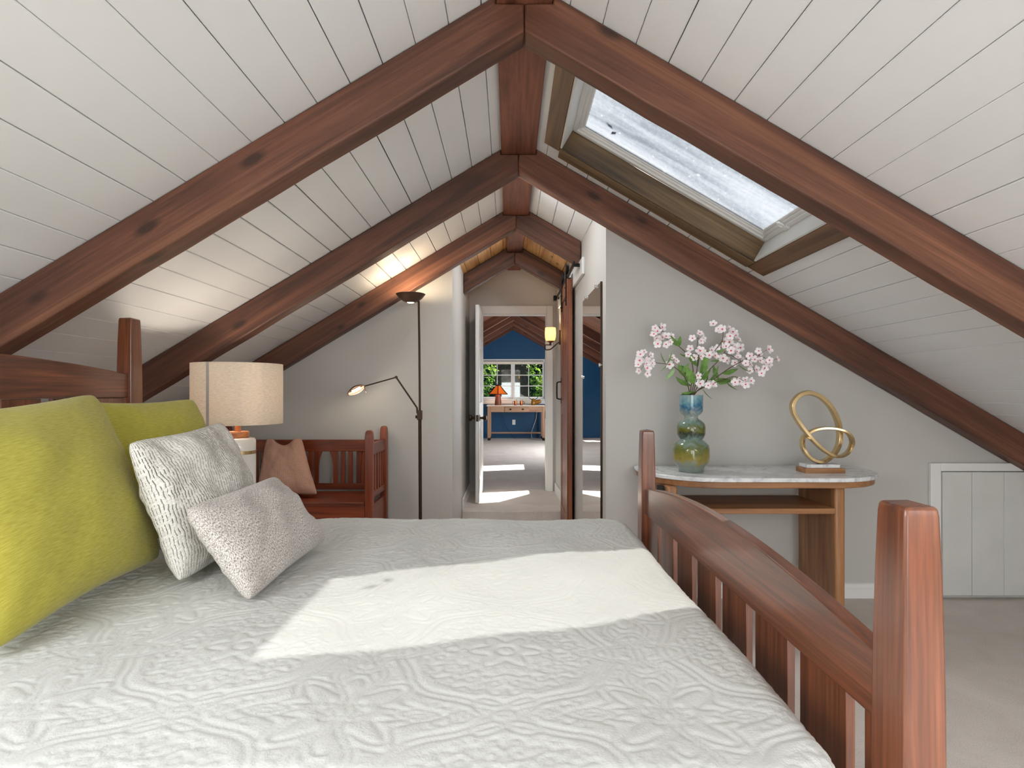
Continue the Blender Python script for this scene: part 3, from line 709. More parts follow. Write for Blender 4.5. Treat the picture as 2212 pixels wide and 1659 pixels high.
# outside the far window: garden trees
one('garden_ground', bx(-12, 12, 13.6, 32, -3.1, -3.0), M['ground'], 'garden ground far below the window', 'ground', kind='structure')
def leaves(bm, n, c, r, size, rnd):
    c = Vector(c)
    for _ in range(n):
        while True:
            p = Vector((rnd.uniform(-1, 1), rnd.uniform(-1, 1), rnd.uniform(-1, 1)))
            if p.length < 1: break
        if rnd.random() < .7: p = p.normalized() * rnd.uniform(.72, 1.05)
        p = Vector((p.x * r[0], p.y * r[1], p.z * r[2])) + c
        d = Vector((rnd.gauss(0, 1), rnd.gauss(0, 1), rnd.gauss(0, 1))).normalized(); u, w = frame_at(d)
        s = size * rnd.uniform(.6, 1.3)
        bm.faces.new([bm.verts.new(p + q) for q in (d * s, u * s * .5 + d * .1 * s + w * s * .12, -d * s, -u * s * .5 + d * .1 * s + w * s * .12)])
rnd = random.Random(3)
for nm, c, r, n, size, mt, lab in (
    ('tree', (-1.15, 16.2, 1.75), (.85, .6, .8), 900, .075, 'treeleaf', 'sunlit leafy tree outside the window above the amber lamp'),
    ('tree', (1.25, 16.0, 1.7), (.75, .6, .85), 900, .075, 'treeleaf', 'sunlit leafy tree outside the window above the horned figurine'),
    ('tree', (.2, 21.0, 1.2), (3.6, 1.2, 2.6), 7000, .16, 'hedgeleaf', 'tall dark tree mass filling the view beyond the window')):
    root = thing(nm, (c[0], c[1], -3.0), lab, 'tree')
    b = NB(); leaves(b, n, c, r, size, rnd)
    if mt == 'treeleaf':
        for q in range(5): leaves(b, 90, (c[0] + rnd.uniform(-.8, .8), c[1], c[2] - rnd.uniform(.5, 1.3)), (.25, .25, .22), .07, rnd)
    else:
        lathe(b, [(0, -2.5), (2.2, -2.2), (3.0, -1), (3.2, .3), (2.6, 1.6), (1.2, 2.4), (0, 2.6)], (c[0], c[1] + .6, c[2]), 28, M=Matrix.Diagonal((1.08, .3, 1, 1)))
    fo = obj('foliage', b, M[mt], root); fo['kind'] = 'stuff'
    obj('trunk', tube(NB(), [(c[0], c[1] + .1, -3.0), (c[0] + .05, c[1] + .1, -1), (c[0], c[1] + .1, c[2])], [.14, .11, .06], 10), M['bark'], root, smooth=True)

# ------------------------------------------------------------------ the bed
BX0, BX1, BY0, BY1 = -1.53, .556, .80, 2.33
root = thing('bed', ((BX0 + BX1) / 2, (BY0 + BY1) / 2, 0), 'oak slat bed with arched rails and tapered corner posts', 'bed')
def post(x, y, h, wx, wy, taper, name):
    """square post whose top third tapers with a soft swell"""
    prof = [(0, 1), (h - .36, 1), (h - .27, .985), (h - .18, .95), (h - .09, .895), (h - .012, .825), (h, .78)]
    bm = NB(); rings = []
    for z, k in prof:
        kx = 1 - (1 - k) * taper
        rings.append([bm.verts.new((x + sx * wx / 2 * kx, y + sy * wy / 2 * kx, z)) for sx, sy in ((-1, -1), (1, -1), (1, 1), (-1, 1))])
    tip = bm.verts.new((x, y, h + .006))
    for a, c in zip(rings, rings[1:]):
        for i in range(4): bm.faces.new((a[i], a[(i + 1) % 4], c[(i + 1) % 4], c[i]))
    bm.faces.new(rings[0][::-1])
    for i in range(4): bm.faces.new((rings[-1][i], rings[-1][(i + 1) % 4], tip))
    return obj(name, bm, M['bedZ'], root, bevel=.004, angle=25)
PW, PD = .058, .074
post(BX1, BY0 + .008, .975, PW, PD, 1, 'footboard_post'); post(BX1, BY1 + .01, .978, PW, PD, 1, 'footboard_post')
post(BX0 - .005, BY0 + .008, 1.43, PW + .004, PD, .9, 'headboard_post'); post(BX0 - .005, BY1 + .01, 1.43, PW + .004, PD, .9, 'headboard_post')
def arch_rail(x, th, zb, zt_end, rise, ya, yb, name):
    n = 28; top = [(ya + (yb - ya) * k / n, zt_end + rise * (1 - (2 * k / n - 1) ** 2)) for k in range(n + 1)]
    return obj(name, prism(NB(), [(ya, zb), (yb, zb)] + top[::-1], 'x', x - th / 2, x + th / 2), M['bedY'], root, bevel=.003)
ya, yb = BY0 + .044, BY1 - .026
arch_rail(BX1, .03, .648, .747, .057, ya, yb, 'footboard_top_rail')
arch_rail(BX0 - .003, .03, 1.112, 1.205, .045, ya, yb, 'headboard_top_rail')
obj('footboard_bottom_rail', bx(BX1 - .012, BX1 + .012, ya, yb, .17, .27), M['bedY'], root, bevel=.003)
obj('headboard_bottom_rail', bx(BX0 - .015, BX0 + .009, ya, yb, .3, .4), M['bedY'], root, bevel=.003)
pitch = .1985
for k in range(8):
    y0 = ya - .135 + k * pitch + .035
    y1 = y0 + .149
    y0, y1 = max(y0, ya + .006), min(y1, yb - .006)
    if y1 - y0 < .02: continue
    obj('footboard_slat', bx(BX1 - .008, BX1 + .008, y0, y1, .271, .647), M['bedZ'], root, bevel=.0015)
    obj('headboard_slat', bx(BX0 - .011, BX0 + .005, y0, y1, .401, 1.111), M['bedZ'], root, bevel=.0015)
for y in (BY0 + .0, BY1 + .01): obj('side_rail', bx(BX0 + .03, BX1 - .033, y - .013, y + .013, .2, .36), M['bedX'], root, bevel=.003)
obj('mattress_platform', bx(BX0 + .04, BX1 - .04, BY0 + .016, BY1 - .006, .25, .3), M['bedX'], root)
TOP = .63
one('mattress', bx(BX0 + .06, .445, BY0 + .03, BY1 - .02, .301, TOP - .035), M['mattress'], 'mattress under the white quilt', 'mattress', bevel=.04)

# quilt: embossed cloth laid over the mattress
def quilt_tile(nx, ny, cell):
    W, H = nx * cell, ny * cell
    gx, gy = np.meshgrid((np.arange(nx) + .5) * cell, (np.arange(ny) + .5) * cell, indexing='ij')
    P = []
    th = np.linspace(0, 2 * np.pi, 260)
    def closed(cx, cy, r): P.append(np.stack([cx + r * np.cos(th), cy + r * np.sin(th)], 1))
    cx, cy = 0, 0                                          # medallion sits on the mirrored corner
    closed(cx, cy, .205 * (1 + .035 * np.cos(8 * th))); closed(cx, cy, .190 * (1 + .035 * np.cos(8 * th)))
    closed(cx, cy, .055 * (1 + .28 * np.cos(6 * th))); closed(cx, cy, .018 + 0 * th)
    for a in (.2, .62, 1.05, 1.42):
        fx, fy = .125 * np.cos(a), .125 * np.sin(a)
        closed(fx, fy, .031 * (1 + .24 * np.cos(5 * th + a * 3))); closed(fx, fy, .009 + 0 * th)
    fx, fy = W, H                                          # a second flower on the opposite corner
    closed(fx, fy, .085 * (1 + .3 * np.cos(8 * th))); closed(fx, fy, .03 * (1 + .2 * np.cos(8 * th))); closed(fx, fy, .115 * (1 + .16 * np.cos(8 * th)))
    closed(W, 0, .06 * (1 + .35 * np.cos(4 * th))); closed(W, 0, .075 * (1 + .3 * np.cos(4 * th))); closed(W, 0, .02 + 0 * th)
    closed(0, H, .05 * (1 + .35 * np.cos(4 * th + np.pi))); closed(0, H, .02 + 0 * th)
    s = np.linspace(0, 1, 260)
    for off in (0, .013): P.append(np.stack([W * (.03 + .97 * s), .225 + off + .02 * np.sin(s * 9)], 1))
    for off in (0, .012): P.append(np.stack([.225 + off + .018 * np.sin(s * 8 + 1), H * s], 1))
    P = np.concatenate(P)
    d = np.full(gx.shape, 9.0)
    for k in range(0, len(P), 200):
        q = P[k:k + 200]
        dd = (gx[..., None] - q[:, 0]) ** 2 + (gy[..., None] - q[:, 1]) ** 2
        d = np.minimum(d, dd.min(-1))
    d = np.sqrt(d)
    h = np.minimum(d / .009, 1) ** .6 * .0034
    # stippled ground between the motifs
    f = np.zeros_like(gx); rg = np.random.default_rng(5)
    for _ in range(16):
        a = rg.uniform(0, 2 * np.pi); k = rg.uniform(150, 330)
        f += np.cos(k * (gx * np.cos(a) + gy * np.sin(a)) + rg.uniform(0, 6.28))
    st = np.minimum(np.abs(f) / 2.2, 1) ** .7 * .0021
    r0 = np.hypot(gx, gy); r1 = np.hypot(gx - W, gy - H)
    ground = ((r0 > .215) & (r1 > .125)) | ((r0 > .07) & (r0 < .17))
    return np.where(ground, np.minimum(h, .001 + st), h)
def make_quilt():
    cell = .004
    x0, x1, y0, y1 = -1.46, .47, .735, 2.345            # outline of the top in plan
    R, r = .11, .05
    hang_x, hang_y = .30, .36
    us = np.arange(x0, x1 + hang_x, cell); vs = np.arange(y0 - hang_y, y1 + hang_y, cell)
    U, V = np.meshgrid(us, vs, indexing='ij')
    cu = np.clip(U, -9, x1 - R); cv = np.clip(V, y0 + R, y1 - R)
    du, dv = U - cu, V - cv
    L = np.hypot(du, dv); Ls = np.maximum(L, 1e-9); nu, nv = du / Ls, dv / Ls
    flat = R - r; ang = np.clip((L - flat) / r, 0, PI / 2); down = np.maximum(L - flat - r * PI / 2, 0)
    rad = np.where(L < flat, L, flat + r * np.sin(ang)); drop = r * (1 - np.cos(ang)) + down
    soft = .006 * np.sin(U * 5.1 + 1) * np.sin(V * 4.3) + .003 * np.sin(U * 13 + V * 7)
    X = cu + nu * rad; Y = cv + nv * rad; Z = TOP - .004 - drop
    tl = quilt_tile(64, 56, cell)
    iu = (np.arange(len(us)) + 20) % 128; iu = np.where(iu < 64, iu, 127 - iu)
    iv = (np.arange(len(vs)) + 34) % 112; iv = np.where(iv < 56, iv, 111 - iv)
    h = tl[np.ix_(iu, iv)]
    nz = np.where(L < flat, 1, np.cos(ang)); ns = np.where(L < flat, 0, np.sin(ang))
    hh = h + soft * (L < R * 1.4)
    X = X + nu * ns * hh; Y = Y + nv * ns * hh; Z = Z + nz * hh
    # gentle waves in the hanging sides
    wave = .008 * np.clip(down / .2, 0, 1)
    X += nu * wave * np.sin(V * 21); Y += nv * wave * np.sin(U * 19)
    nX, nY = X.shape
    co = np.stack([X, Y, Z], -1).reshape(-1, 3)
    idx = np.arange(nX * nY).reshape(nX, nY)
    q = np.stack([idx[:-1, :-1], idx[1:, :-1], idx[1:, 1:], idx[:-1, 1:]], -1).reshape(-1, 4)
    me = bpy.data.meshes.new('quilt')
    me.vertices.add(len(co)); me.vertices.foreach_set('co', co.ravel())
    me.loops.add(q.size); me.loops.foreach_set('vertex_index', q.ravel())
    me.polygons.add(len(q)); me.polygons.foreach_set('loop_start', np.arange(0, q.size, 4)); me.polygons.foreach_set('loop_total', np.full(len(q), 4))
    me.update(calc_edges=True); me.validate()
    me.polygons.foreach_set('use_smooth', np.ones(len(q), bool))
    me.materials.append(M['quilt'])
    o = bpy.data.objects.new('quilt', me); COL.objects.link(o)
    tag(o, 'white embossed quilt spread over the bed', 'quilt')
make_quilt()

# ------------------------------------------------------------------ cushions
def cushion(name, TL, TR, BR, BL, T, mat, label, cat='pillow', inset=.07, chop=0, n=44, wr=.004, seed=0, power=.42, back=1.0, group=None):
    TL, TR, BR, BL = map(Vector, (TL, TR, BR, BL))
    N = ((TR - TL) + (BR - BL)).cross((TL - BL) + (TR - BR)).normalized()
    bm = NB(); uvl = bm.loops.layers.uv.new('cloth')
    c = (TL + TR + BR + BL) / 4
    def P(u, v, side):
        rc = 1 - .055 * (u * v) ** 6
        x = u * (1 - inset * (1 - v * v)) * rc; y = v * (1 - inset * (1 - u * u)) * rc
        if chop and v > -.2: y -= chop * ((v + .2) / 1.2) ** 2 * max(0, 1 - (u / .62) ** 2) ** 1.3
        a, b2 = (x + 1) / 2, (y + 1) / 2
        p = (BL * (1 - a) + BR * a) * (1 - b2) + (TL * (1 - a) + TR * a) * b2
        e = max(0, (1 - u * u) * (1 - v * v))
        th = T * e ** power * (1 if side > 0 else back)
        if chop: th *= 1 - .35 * max(0, v) * max(0, 1 - (u / .5) ** 2)
        q = Vector((u * 2.3 + seed, v * 2.3, side * 3 + seed))
        fold = mnoise.noise(q) * wr * 3 + mnoise.noise(q * 3.1) * wr
        rim = math.sin(math.atan2(v, u) * 26 + seed) * wr * (max(abs(u), abs(v)) ** 8) * (1 - max(abs(u), abs(v)) ** 40)
        return p + N * side * (th + (fold + rim) * min(1, e * 6))
    W, H = ((TR - TL).length + (BR - BL).length) / 4, ((TL - BL).length + (TR - BR).length) / 4
    def arc(half):
        q = [math.sin((2 * i / n - 1) * PI / 2) for i in range(n + 1)]; L = [0]
        for a, b2 in zip(q, q[1:]):
            L.append(L[-1] + math.hypot((b2 - a) * half, T * (max(0, 1 - b2 * b2) ** power - max(0, 1 - a * a) ** power)))
        return [x / (half * 2) for x in L]
    AU, AV = arc(W), arc(H); AV = [x * H / W for x in AV]
    g = {}
    for side in (1, -1):
        for i in range(n + 1):
            for j in range(n + 1):
                edge = i in (0, n) or j in (0, n)
                u = math.sin((2 * i / n - 1) * PI / 2); v = math.sin((2 * j / n - 1) * PI / 2)
                if edge and side < 0: g[side, i, j] = g[1, i, j]
                else: g[side, i, j] = bm.verts.new(P(u, v, side))
    for side in (1, -1):
        for i in range(n):
            for j in range(n):
                ids = ((i, j), (i + 1, j), (i + 1, j + 1), (i, j + 1))
                f = bm.faces.new([g[side, a, b2] for a, b2 in (ids if side > 0 else ids[::-1])])
                for l, (a, b2) in zip(f.loops, ids if side > 0 else ids[::-1]):
                    l[uvl].uv = (AU[a], AV[b2])
    o = obj(name, bm, mat, smooth=True, angle=80); origin_to(o, c)
    md = o.modifiers.new('sub', 'SUBSURF'); md.levels = 1; md.render_levels = 1
    return tag(o, label, cat, group)
cushion('euro_pillow', (-1.275, 1.12, 1.075), (-1.265, 1.765, 1.135), (-1.0, 1.67, .648), (-.955, 1.055, .638), .105, M['green'], 'large chartreuse pillow at the near end of the headboard', inset=.085, wr=.003, seed=1, power=.42)
cushion('euro_pillow', (-1.37, 1.70, 1.115), (-1.21, 2.22, 1.115), (-1.02, 2.245, .645), (-1.15, 1.72, .645), .085, M['green'], 'chartreuse pillow tucked behind, under the linen lamp shade', inset=.10, wr=.003, seed=5)
cushion('throw_pillow', (-1.005, 1.515, 1.005), (-1.01, 2.03, 1.035), (-.80, 1.975, .645), (-.845, 1.475, .638), .075, M['crinkle'], 'square grey-white crinkled pillow with dark broken lines', inset=.075, wr=.006, seed=9)
cushion('lumbar_pillow', (-.79, 1.40, .852), (-.785, 1.925, .855), (-.60, 1.905, .645), (-.605, 1.345, .64), .07, M['lumbar'], 'oblong mottled grey lumbar pillow in front of the others', inset=.07, wr=.004, seed=13)

# ------------------------------------------------------------------ nightstand and its lamp
root = thing('nightstand', (-1.42, 2.74, 0), 'small brown nightstand between the bed and the bench', 'nightstand')
nx0, nx1, ny0, ny1 = -1.66, -1.165, 2.50, 2.96
obj('tabletop', bx(nx0, nx1, ny0, ny1, .595, .62), M['bedX'], root, bevel=.004)
b = NB(); box(b, nx0 + .02, nx1 - .02, ny0 + .02, ny1 - .02, .34, .594)
obj('body', b, M['bedX'], root, bevel=.003)
d = obj('drawer', bx(nx1 - .0195, nx1 - .006, ny0 + .04, ny1 - .04, .38, .57), M['bedY'], root, bevel=.002)
obj('knob', lathe(NB(), [(0, 0), (.007, 0), (.007, .01), (.014, .018), (0, .026)], (nx1 - .006, 2.73, .475), 14, M=Matrix.Rotation(PI / 2, 4, 'Y')), M['black'], d, smooth=True)
for xx in (nx0 + .02, nx1 - .06):
    for yy in (ny0 + .02, ny1 - .06): obj('leg', bx(xx, xx + .04, yy, yy + .04, 0, .339), M['bedZ'], root, bevel=.003)
LX, LY = -1.29, 2.75
root = thing('table_lamp', (LX, LY, .62), 'white ceramic lamp with a linen drum shade beside the headboard', 'table lamp')
obj('body', lathe(NB(), [(0, 0), (.074, 0), (.08, .006), (.08, .225), (.08, .24), (.08, .285), (.074, .295), (.05, .298), (0, .298)], (LX, LY, .62), 48), M['ceramic'], root, smooth=True)
obj('gold_band', lathe(NB(), [(.0802, .222), (.0825, .223), (.0825, .238), (.0802, .239)], (LX, LY, .62), 48), M['gold'], root, smooth=True)
b = NB(); lathe(b, [(0, 0), (.048, 0), (.05, .003), (.05, .026), (.048, .029), (0, .029)], (LX, LY, .919), 40); lathe(b, [(.0, 0), (.0145, 0), (.0145, .055), (0, .055)], (LX, LY, .948), 24)
obj('neck', b, M['lampwood'], root, smooth=True)
sz0, sz1, sr = CAMZ - .146, CAMZ + .138, .201
sh = obj('lamp_shade', lathe(NB(), [(sr, sz0), (sr, sz0 + .006), (sr, sz1 - .006), (sr, sz1), (sr - .003, sz1), (sr - .003, sz0)], (LX, LY, 0), 72, close=True), M['shade'], root, smooth=True)
b = NB(); A = -1.776
for a, c2 in ((A - .035, A + .035),):
    vs = [b.verts.new((LX + (sr + .0016) * math.cos(q), LY + (sr + .0016) * math.sin(q), z)) for q, z in ((a, sz0), (c2, sz0), (c2, sz1), (a, sz1))]; b.faces.new(vs)
sm = obj('seam', b, M['seam'], sh); md = sm.modifiers.new('t', 'SOLIDIFY'); md.thickness = .001
b = NB()
for k in range(3): tube(b, [(LX, LY, sz1 - .03), (LX + (sr - .002) * math.cos(k * 2.09 + .4), LY + (sr - .002) * math.sin(k * 2.09 + .4), sz1 - .005)], .002, 6)
tube(b, [(LX, LY, 1.003), (LX, LY, sz1 - .03)], .004, 6)
obj('harp', b, M['chrome'], root)
obj('bulb', lathe(NB(), [(0, 0), (.012, .003), (.014, .03), (.03, .06), (.03, .08), (.018, .1), (0, .106)], (LX + .03, LY, 1.0), 20), M['shadelit'], root, smooth=True)

# ------------------------------------------------------------------ mission bench
root = thing('bench', (-1.45, 3.92, 0), 'cherry wood slatted bench with high posts against the grey wall', 'bench')
def bpost(x, y, h, w=.05):
    bm = NB(); rings = [[bm.verts.new((x + sx * w / 2 * k, y + sy * w / 2 * k, z)) for sx, sy in ((-1, -1), (1, -1), (1, 1), (-1, 1))] for z, k in ((0, 1), (h - .05, 1), (h - .015, .86), (h - .003, .66), (h, .4))]
    bm.faces.new(rings[0][::-1]); bm.faces.new(rings[-1])
    for a, c in zip(rings, rings[1:]):
        for i in range(4): bm.faces.new((a[i], a[(i + 1) % 4], c[(i + 1) % 4], c[i]))
    obj('post', bm, M['benZ'], root, bevel=.003)
bxl, bxr, byf, byb = -2.02, -.90, 3.725, 4.16
for x in (bxl, bxr): bpost(x, byf, .89); bpost(x, byb, .893)
bl, br = bxl + .027, bxr - .027
obj('back_top_rail', bx(bl, br, byb - .013, byb + .013, .712, .795), M['benX'], root, bevel=.003)
obj('back_bottom_rail', bx(bl, br, byb - .012, byb + .012, .44, .482), M['benX'], root, bevel=.003)
def kslat(xc, w0, w1, bend):
    """back slat whose one edge sweeps outward at the head"""
    n = 12; L = []; Rr = []
    for k in range(n + 1):
        q = k / n; z = .4825 + (.7115 - .4825) * q; e = max(0, (q - .45) / .55) ** 2 * w1
        L.append((xc - w0 / 2 - (e if bend < 0 else 0), z)); Rr.append((xc + w0 / 2 + (e if bend > 0 else 0), z))
    obj('back_slat', prism(NB(), L + Rr[::-1], 'y', byb - .008, byb + .008), M['benZ'], root, bevel=.002)
for px, w, e, bend in ((798 - 10, .05, 0, 0), (775, .035, .02, 1), (757, .035, 0, 0), (741, .035, 0, 0), (725, .035, .025, -1), (684, .035, .025, 1), (671, .035, 0, 0), (655, .035, 0, 0), (640, .035, .025, -1), (600, .035, .025, 1), (586, .035, 0, 0), (570, .035, 0, 0), (553, .035, .025, -1), (515, .035, .02, 1), (504, .035, 0, 0)):
    kslat(at(px, 0, byb).x, w * .9, e, bend)
obj('seat', bx(bxl - .02, bxr - .028, byf - .03, byb - .03, .405, .43), M['benX'], root, bevel=.004)
b = NB(); box(b, bl, br, byf - .008, byf + .012, .06, .404)
obj('front_panel', b, M['benX'], root, bevel=.002)
b = NB(); box(b, bl, br, byf - .02, byf - .009, .33, .404); box(b, bl, br, byf - .02, byf - .009, .06, .13)
for x in (bl, bl + .34, bl + .70, br - .05): box(b, x, x + .05, byf - .02, byf - .009, .131, .329)
obj('front_frame', b, M['benX'], root, bevel=.002)
for x, s in ((bxl, 1), (bxr, -1)):
    obj('side_panel', bx(x - .01, x + .01, byf + .027, byb - .027, .06, .40), M['benY'], root, bevel=.002)
    obj('arm_rail', bx(x - .013, x + .013, byf + .027, byb - .027, .725, .80), M['benY'], root, bevel=.003)
    obj('arm_lower_rail', bx(x - .012, x + .012, byf + .027, byb - .027, .44, .482), M['benY'], root, bevel=.003)
    for k in range(5): y = byf + .06 + k * .073; obj('arm_slat', bx(x - .007, x + .007, y, y + .028, .4825, .7245), M['benZ'], root, bevel=.001)
cushion('throw_pillow', (-1.70, 4.05, .815), (-1.45, 4.05, .818), (-1.27, 3.86, .446), (-1.70, 3.87, .446), .075, M['pink'], 'blush pink ring-patterned cushion on the bench', inset=.06, chop=.22, wr=.003, seed=21)

# ------------------------------------------------------------------ torchiere with reading arm
tx, ty = at(907, 0, 4.0).x, 4.0
root = thing('floor_lamp', (tx, ty, 0), 'bronze torchiere with a hinged reading arm beside the bench', 'floor lamp')
obj('base', lathe(NB(), [(0, 0), (.13, 0), (.135, .008), (.12, .018), (.03, .026), (.014, .04), (0, .04)], (tx, ty, 0), 40), M['bronze'], root, smooth=True)
b = NB(); tube(b, [(tx + .005, ty, .02), (tx, ty, .95)], .0115, 12); tube(b, [(tx, ty, .95), (tx - .004, ty, 1.5), (tx - .008, ty, 1.765)], .0075, 12)
obj('pole', b, M['bronze'], root, smooth=True)
b = NB(); box(b, tx - .018, tx + .016, ty - .016, ty + .016, .945, 1.01); tube(b, [(tx - .03, ty, .965), (tx - .012, ty, .965)], [.012, .008], 10); tube(b, [(tx - .018, ty, .99), (tx - .02, ty, 1.03)], .007, 8)
obj('clamp', b, M['bronze'], root, bevel=.002)
dc = at(887, 0, 4.0).x
dz0 = 1.755
obj('dish', lathe(NB(), [(.026, 0), (.05, .008), (.08, .03), (.1015, .058), (.0995, .060), (.077, .034), (.048, .012), (.026, .004)], (dc, ty, dz0), 48, close=True), M['lampbronze'], root, smooth=True)
obj('lens', lathe(NB(), [(0, -.004), (.018, -.003), (.0255, .001), (.0255, .003), (0, .003)], (dc, ty, dz0), 24), M['lens'], root, smooth=True)
el, hd = at(856, 815, 4.0), at(788, 834, 3.96)
c0 = Vector((tx - .02, ty, 1.028))
b = NB(); tube(b, [c0, el], .006, 10)
obj('lower_arm', b, M['bronze'], root, smooth=True)
b = NB(); tube(b, [el, hd], .0045, 10); lathe(b, [(0, -.012), (.008, -.011), (.011, 0), (.008, .011), (0, .012)], el, 14, M=Matrix.Rotation(PI / 2, 4, 'X'))
obj('upper_arm', b, M['bronze'], root, smooth=True)
# leaf-shaped head: a half shell open below
tip = at(751, 853, 3.94); ax = (hd - tip); Lh = ax.length; ax.normalize()
upv = Vector((-ax.z, 0, ax.x)); upv = upv if upv.z > 0 else -upv
upv = (upv + Vector((0, .75, 0))).normalized(); upv = (upv - ax * upv.dot(ax)).normalized(); sid = ax.cross(upv)
bm = NB(); n1, n2 = 14, 12; grid = []
for i in range(n1 + 1):
    q = i / n1; w = .033 * math.sin(PI * min(1, q * .93 + .03)) ** .8 + .002
    grid.append([bm.verts.new(tip + ax * Lh * q + sid * w * math.cos(PI * j / n2) + upv * w * .9 * math.sin(PI * j / n2)) for j in range(n2 + 1)])
for i in range(n1):
    for j in range(n2): bm.faces.new((grid[i][j], grid[i + 1][j], grid[i + 1][j + 1], grid[i][j + 1]))
hdo = obj('reading_head', bm, M['lampbronze'], root, smooth=True, angle=80); md = hdo.modifiers.new('t', 'SOLIDIFY'); md.thickness = .0025
obj('bulb', tube(NB(), [tip + ax * Lh * .28 + upv * .006, tip + ax * Lh * .76 + upv * .006], .009, 10), M['bulb'], hdo, smooth=True)
obj('switch_lever', tube(NB(), [hd - ax * .005, hd + Vector((.012, -.01, -.045))], .0025, 6), M['bronze'], hdo)

# ------------------------------------------------------------------ console table
CXL, CXR, CY0, CY1, CZ = .68, 1.872, 2.70, 3.185, .732
root = thing('console_table', (1.28, 2.95, 0), 'wooden console table with a rounded white marble top against the grey wall', 'console table')
def stadium(x0, x1, y0, y1, r, n=14):
    pts = []
    for cx, cy, a in ((x1 - r, y0 + r, -PI / 2), (x1 - r, y1 - .04, 0), (x0 + r, y1 - .04, PI / 2), (x0 + r, y0 + r, PI)):
        rr = r if cy == y0 + r else .04
        cxx = cx if cy == y0 + r else (x1 - .04 if cx > (x0 + x1) / 2 else x0 + .04)
        pts += [(cxx + rr * math.cos(a + PI / 2 * k / n), cy + rr * math.sin(a + PI / 2 * k / n)) for k in range(n + 1)]
    return pts
obj('marble_top', prism(NB(), stadium(CXL, CXR, CY0, CY1, .33), 'z', CZ - .02, CZ), M['marble'], root, bevel=.004)
obj('wooden_subtop', prism(NB(), stadium(CXL + .012, CXR - .012, CY0 + .012, CY1, .325), 'z', CZ - .05, CZ - .0205), M['conX'], root, bevel=.004)
for x0 in (.755, 1.555):
    prof = [(x0, 2.76), (x0 + .05, 2.76), (x0 + .05, 3.12), (x0, 3.12)]
    obj('leg', prism(NB(), prof, 'z', 0, CZ - .051), M['conZ'], root, bevel=.012, seg=4)
obj('shelf', bx(.806, 1.554, 2.755, 3.12, .553, .58), M['conX'], root, bevel=.004)
obj('bracket', bx(.72, .75, 2.8, 2.83, .655, CZ - .051), M['black'], root, bevel=.002)

# vase
VX, VY = at(1493, 0, 2.94).x, 2.94
root = thing('vase', (VX, VY, CZ), 'triple-bulb art glass vase, blue over green, on the console', 'vase')
outer = [(.0, 0), (.058, 0), (.0635, .004), (.0635, .022), (.072, .032), (.088, .05), (.0905, .075), (.0905, .115), (.086, .135), (.07, .152), (.058, .160), (.056, .164), (.062, .172), (.0695, .19), (.0705, .225), (.066, .243), (.052, .258), (.036, .267), (.032, .274), (.036, .284), (.05, .294), (.0575, .306), (.0585, .33), (.0585, .388)]
inner = [(.0545, .388), (.0545, .33), (.053, .308), (.046, .298), (.03, .284), (.027, .274), (.03, .268), (.048, .254), (.062, .24), (.0665, .224), (.0655, .192), (.057, .174), (.051, .164), (.055, .156), (.068, .148), (.082, .133), (.0865, .115), (.0865, .076), (.083, .054), (.066, .036), (.03, .028), (0, .026)]
obj('body', lathe(NB(), outer + inner, (VX, VY, CZ), 64), M['vase'], root, smooth=True, angle=60)

# flowering branches
def blossom_mesh(name, seed):
    rnd = random.Random(seed); bm = NB(); R = .0125
    for k in range(5):
        a = 2 * PI * k / 5 + rnd.uniform(-.1, .1); d = Vector((math.cos(a), math.sin(a), 0)); w = Vector((-d.y, d.x, 0)); up = Vector((0, 0, 1))
        lift = rnd.uniform(.15, .5); rows = []
        for q, wd in ((.12, .12), (.4, .40), (.72, .54), (.95, .36), (1.04, .10)):
            c = d * R * 1.25 * q + up * R * (lift * q * q * 1.1)
            rows.append([bm.verts.new(c + w * R * wd * s + up * R * (.10 * abs(s)) ) for s in (-1, 0, 1)])
        for r1, r2 in zip(rows, rows[1:]):
            for j in range(2): bm.faces.new((r1[j], r1[j + 1], r2[j + 1], r2[j]))
    lathe(bm, [(0, .0035), (.0028, .0025), (.0034, .0005), (0, -.0005)], (0, 0, 0), 8, 1)
    for k in range(5):
        a = 2 * PI * (k + .5) / 5; d = Vector((math.cos(a), math.sin(a), 0)); w = Vector((-d.y, d.x, 0))
        bm.faces.new([bm.verts.new(p) for p in (w * .002 + Vector((0, 0, -.002)), d * .0095 + Vector((0, 0, -.0012)), w * -.002 + Vector((0, 0, -.002)))]).material_index = 2
    tube(bm, [(0, 0, -.001), (0, 0, -.012)], .0011, 5, 2)
    me = bpy.data.meshes.new(name); bmesh.ops.recalc_face_normals(bm, faces=bm.faces); bm.to_mesh(me); bm.free()
    for m in ('petal', 'petalred', 'calyx'): me.materials.append(M[m])
    me.polygons.foreach_set('use_smooth', [True] * len(me.polygons)); return me
BM = [blossom_mesh('blossom', s) for s in range(4)]
def leaf_mesh():
    bm = NB(); rows = []
    for q, w in ((0, .06), (.2, .62), (.45, .95), (.7, .75), (.9, .32), (1, .03)):
        rows.append([bm.verts.new((q, s * w * .24, -.16 * q * q + .05 * abs(s) * w)) for s in (-1, 0, 1)])
    for r1, r2 in zip(rows, rows[1:]):
        for j in range(2): bm.faces.new((r1[j], r1[j + 1], r2[j + 1], r2[j]))
    me = bpy.data.meshes.new('leaf'); bm.to_mesh(me); bm.free(); me.materials.append(M['leaf'])
    me.polygons.foreach_set('use_smooth', [True] * len(me.polygons)); return me
LM = leaf_mesh()
frnd = random.Random(11)
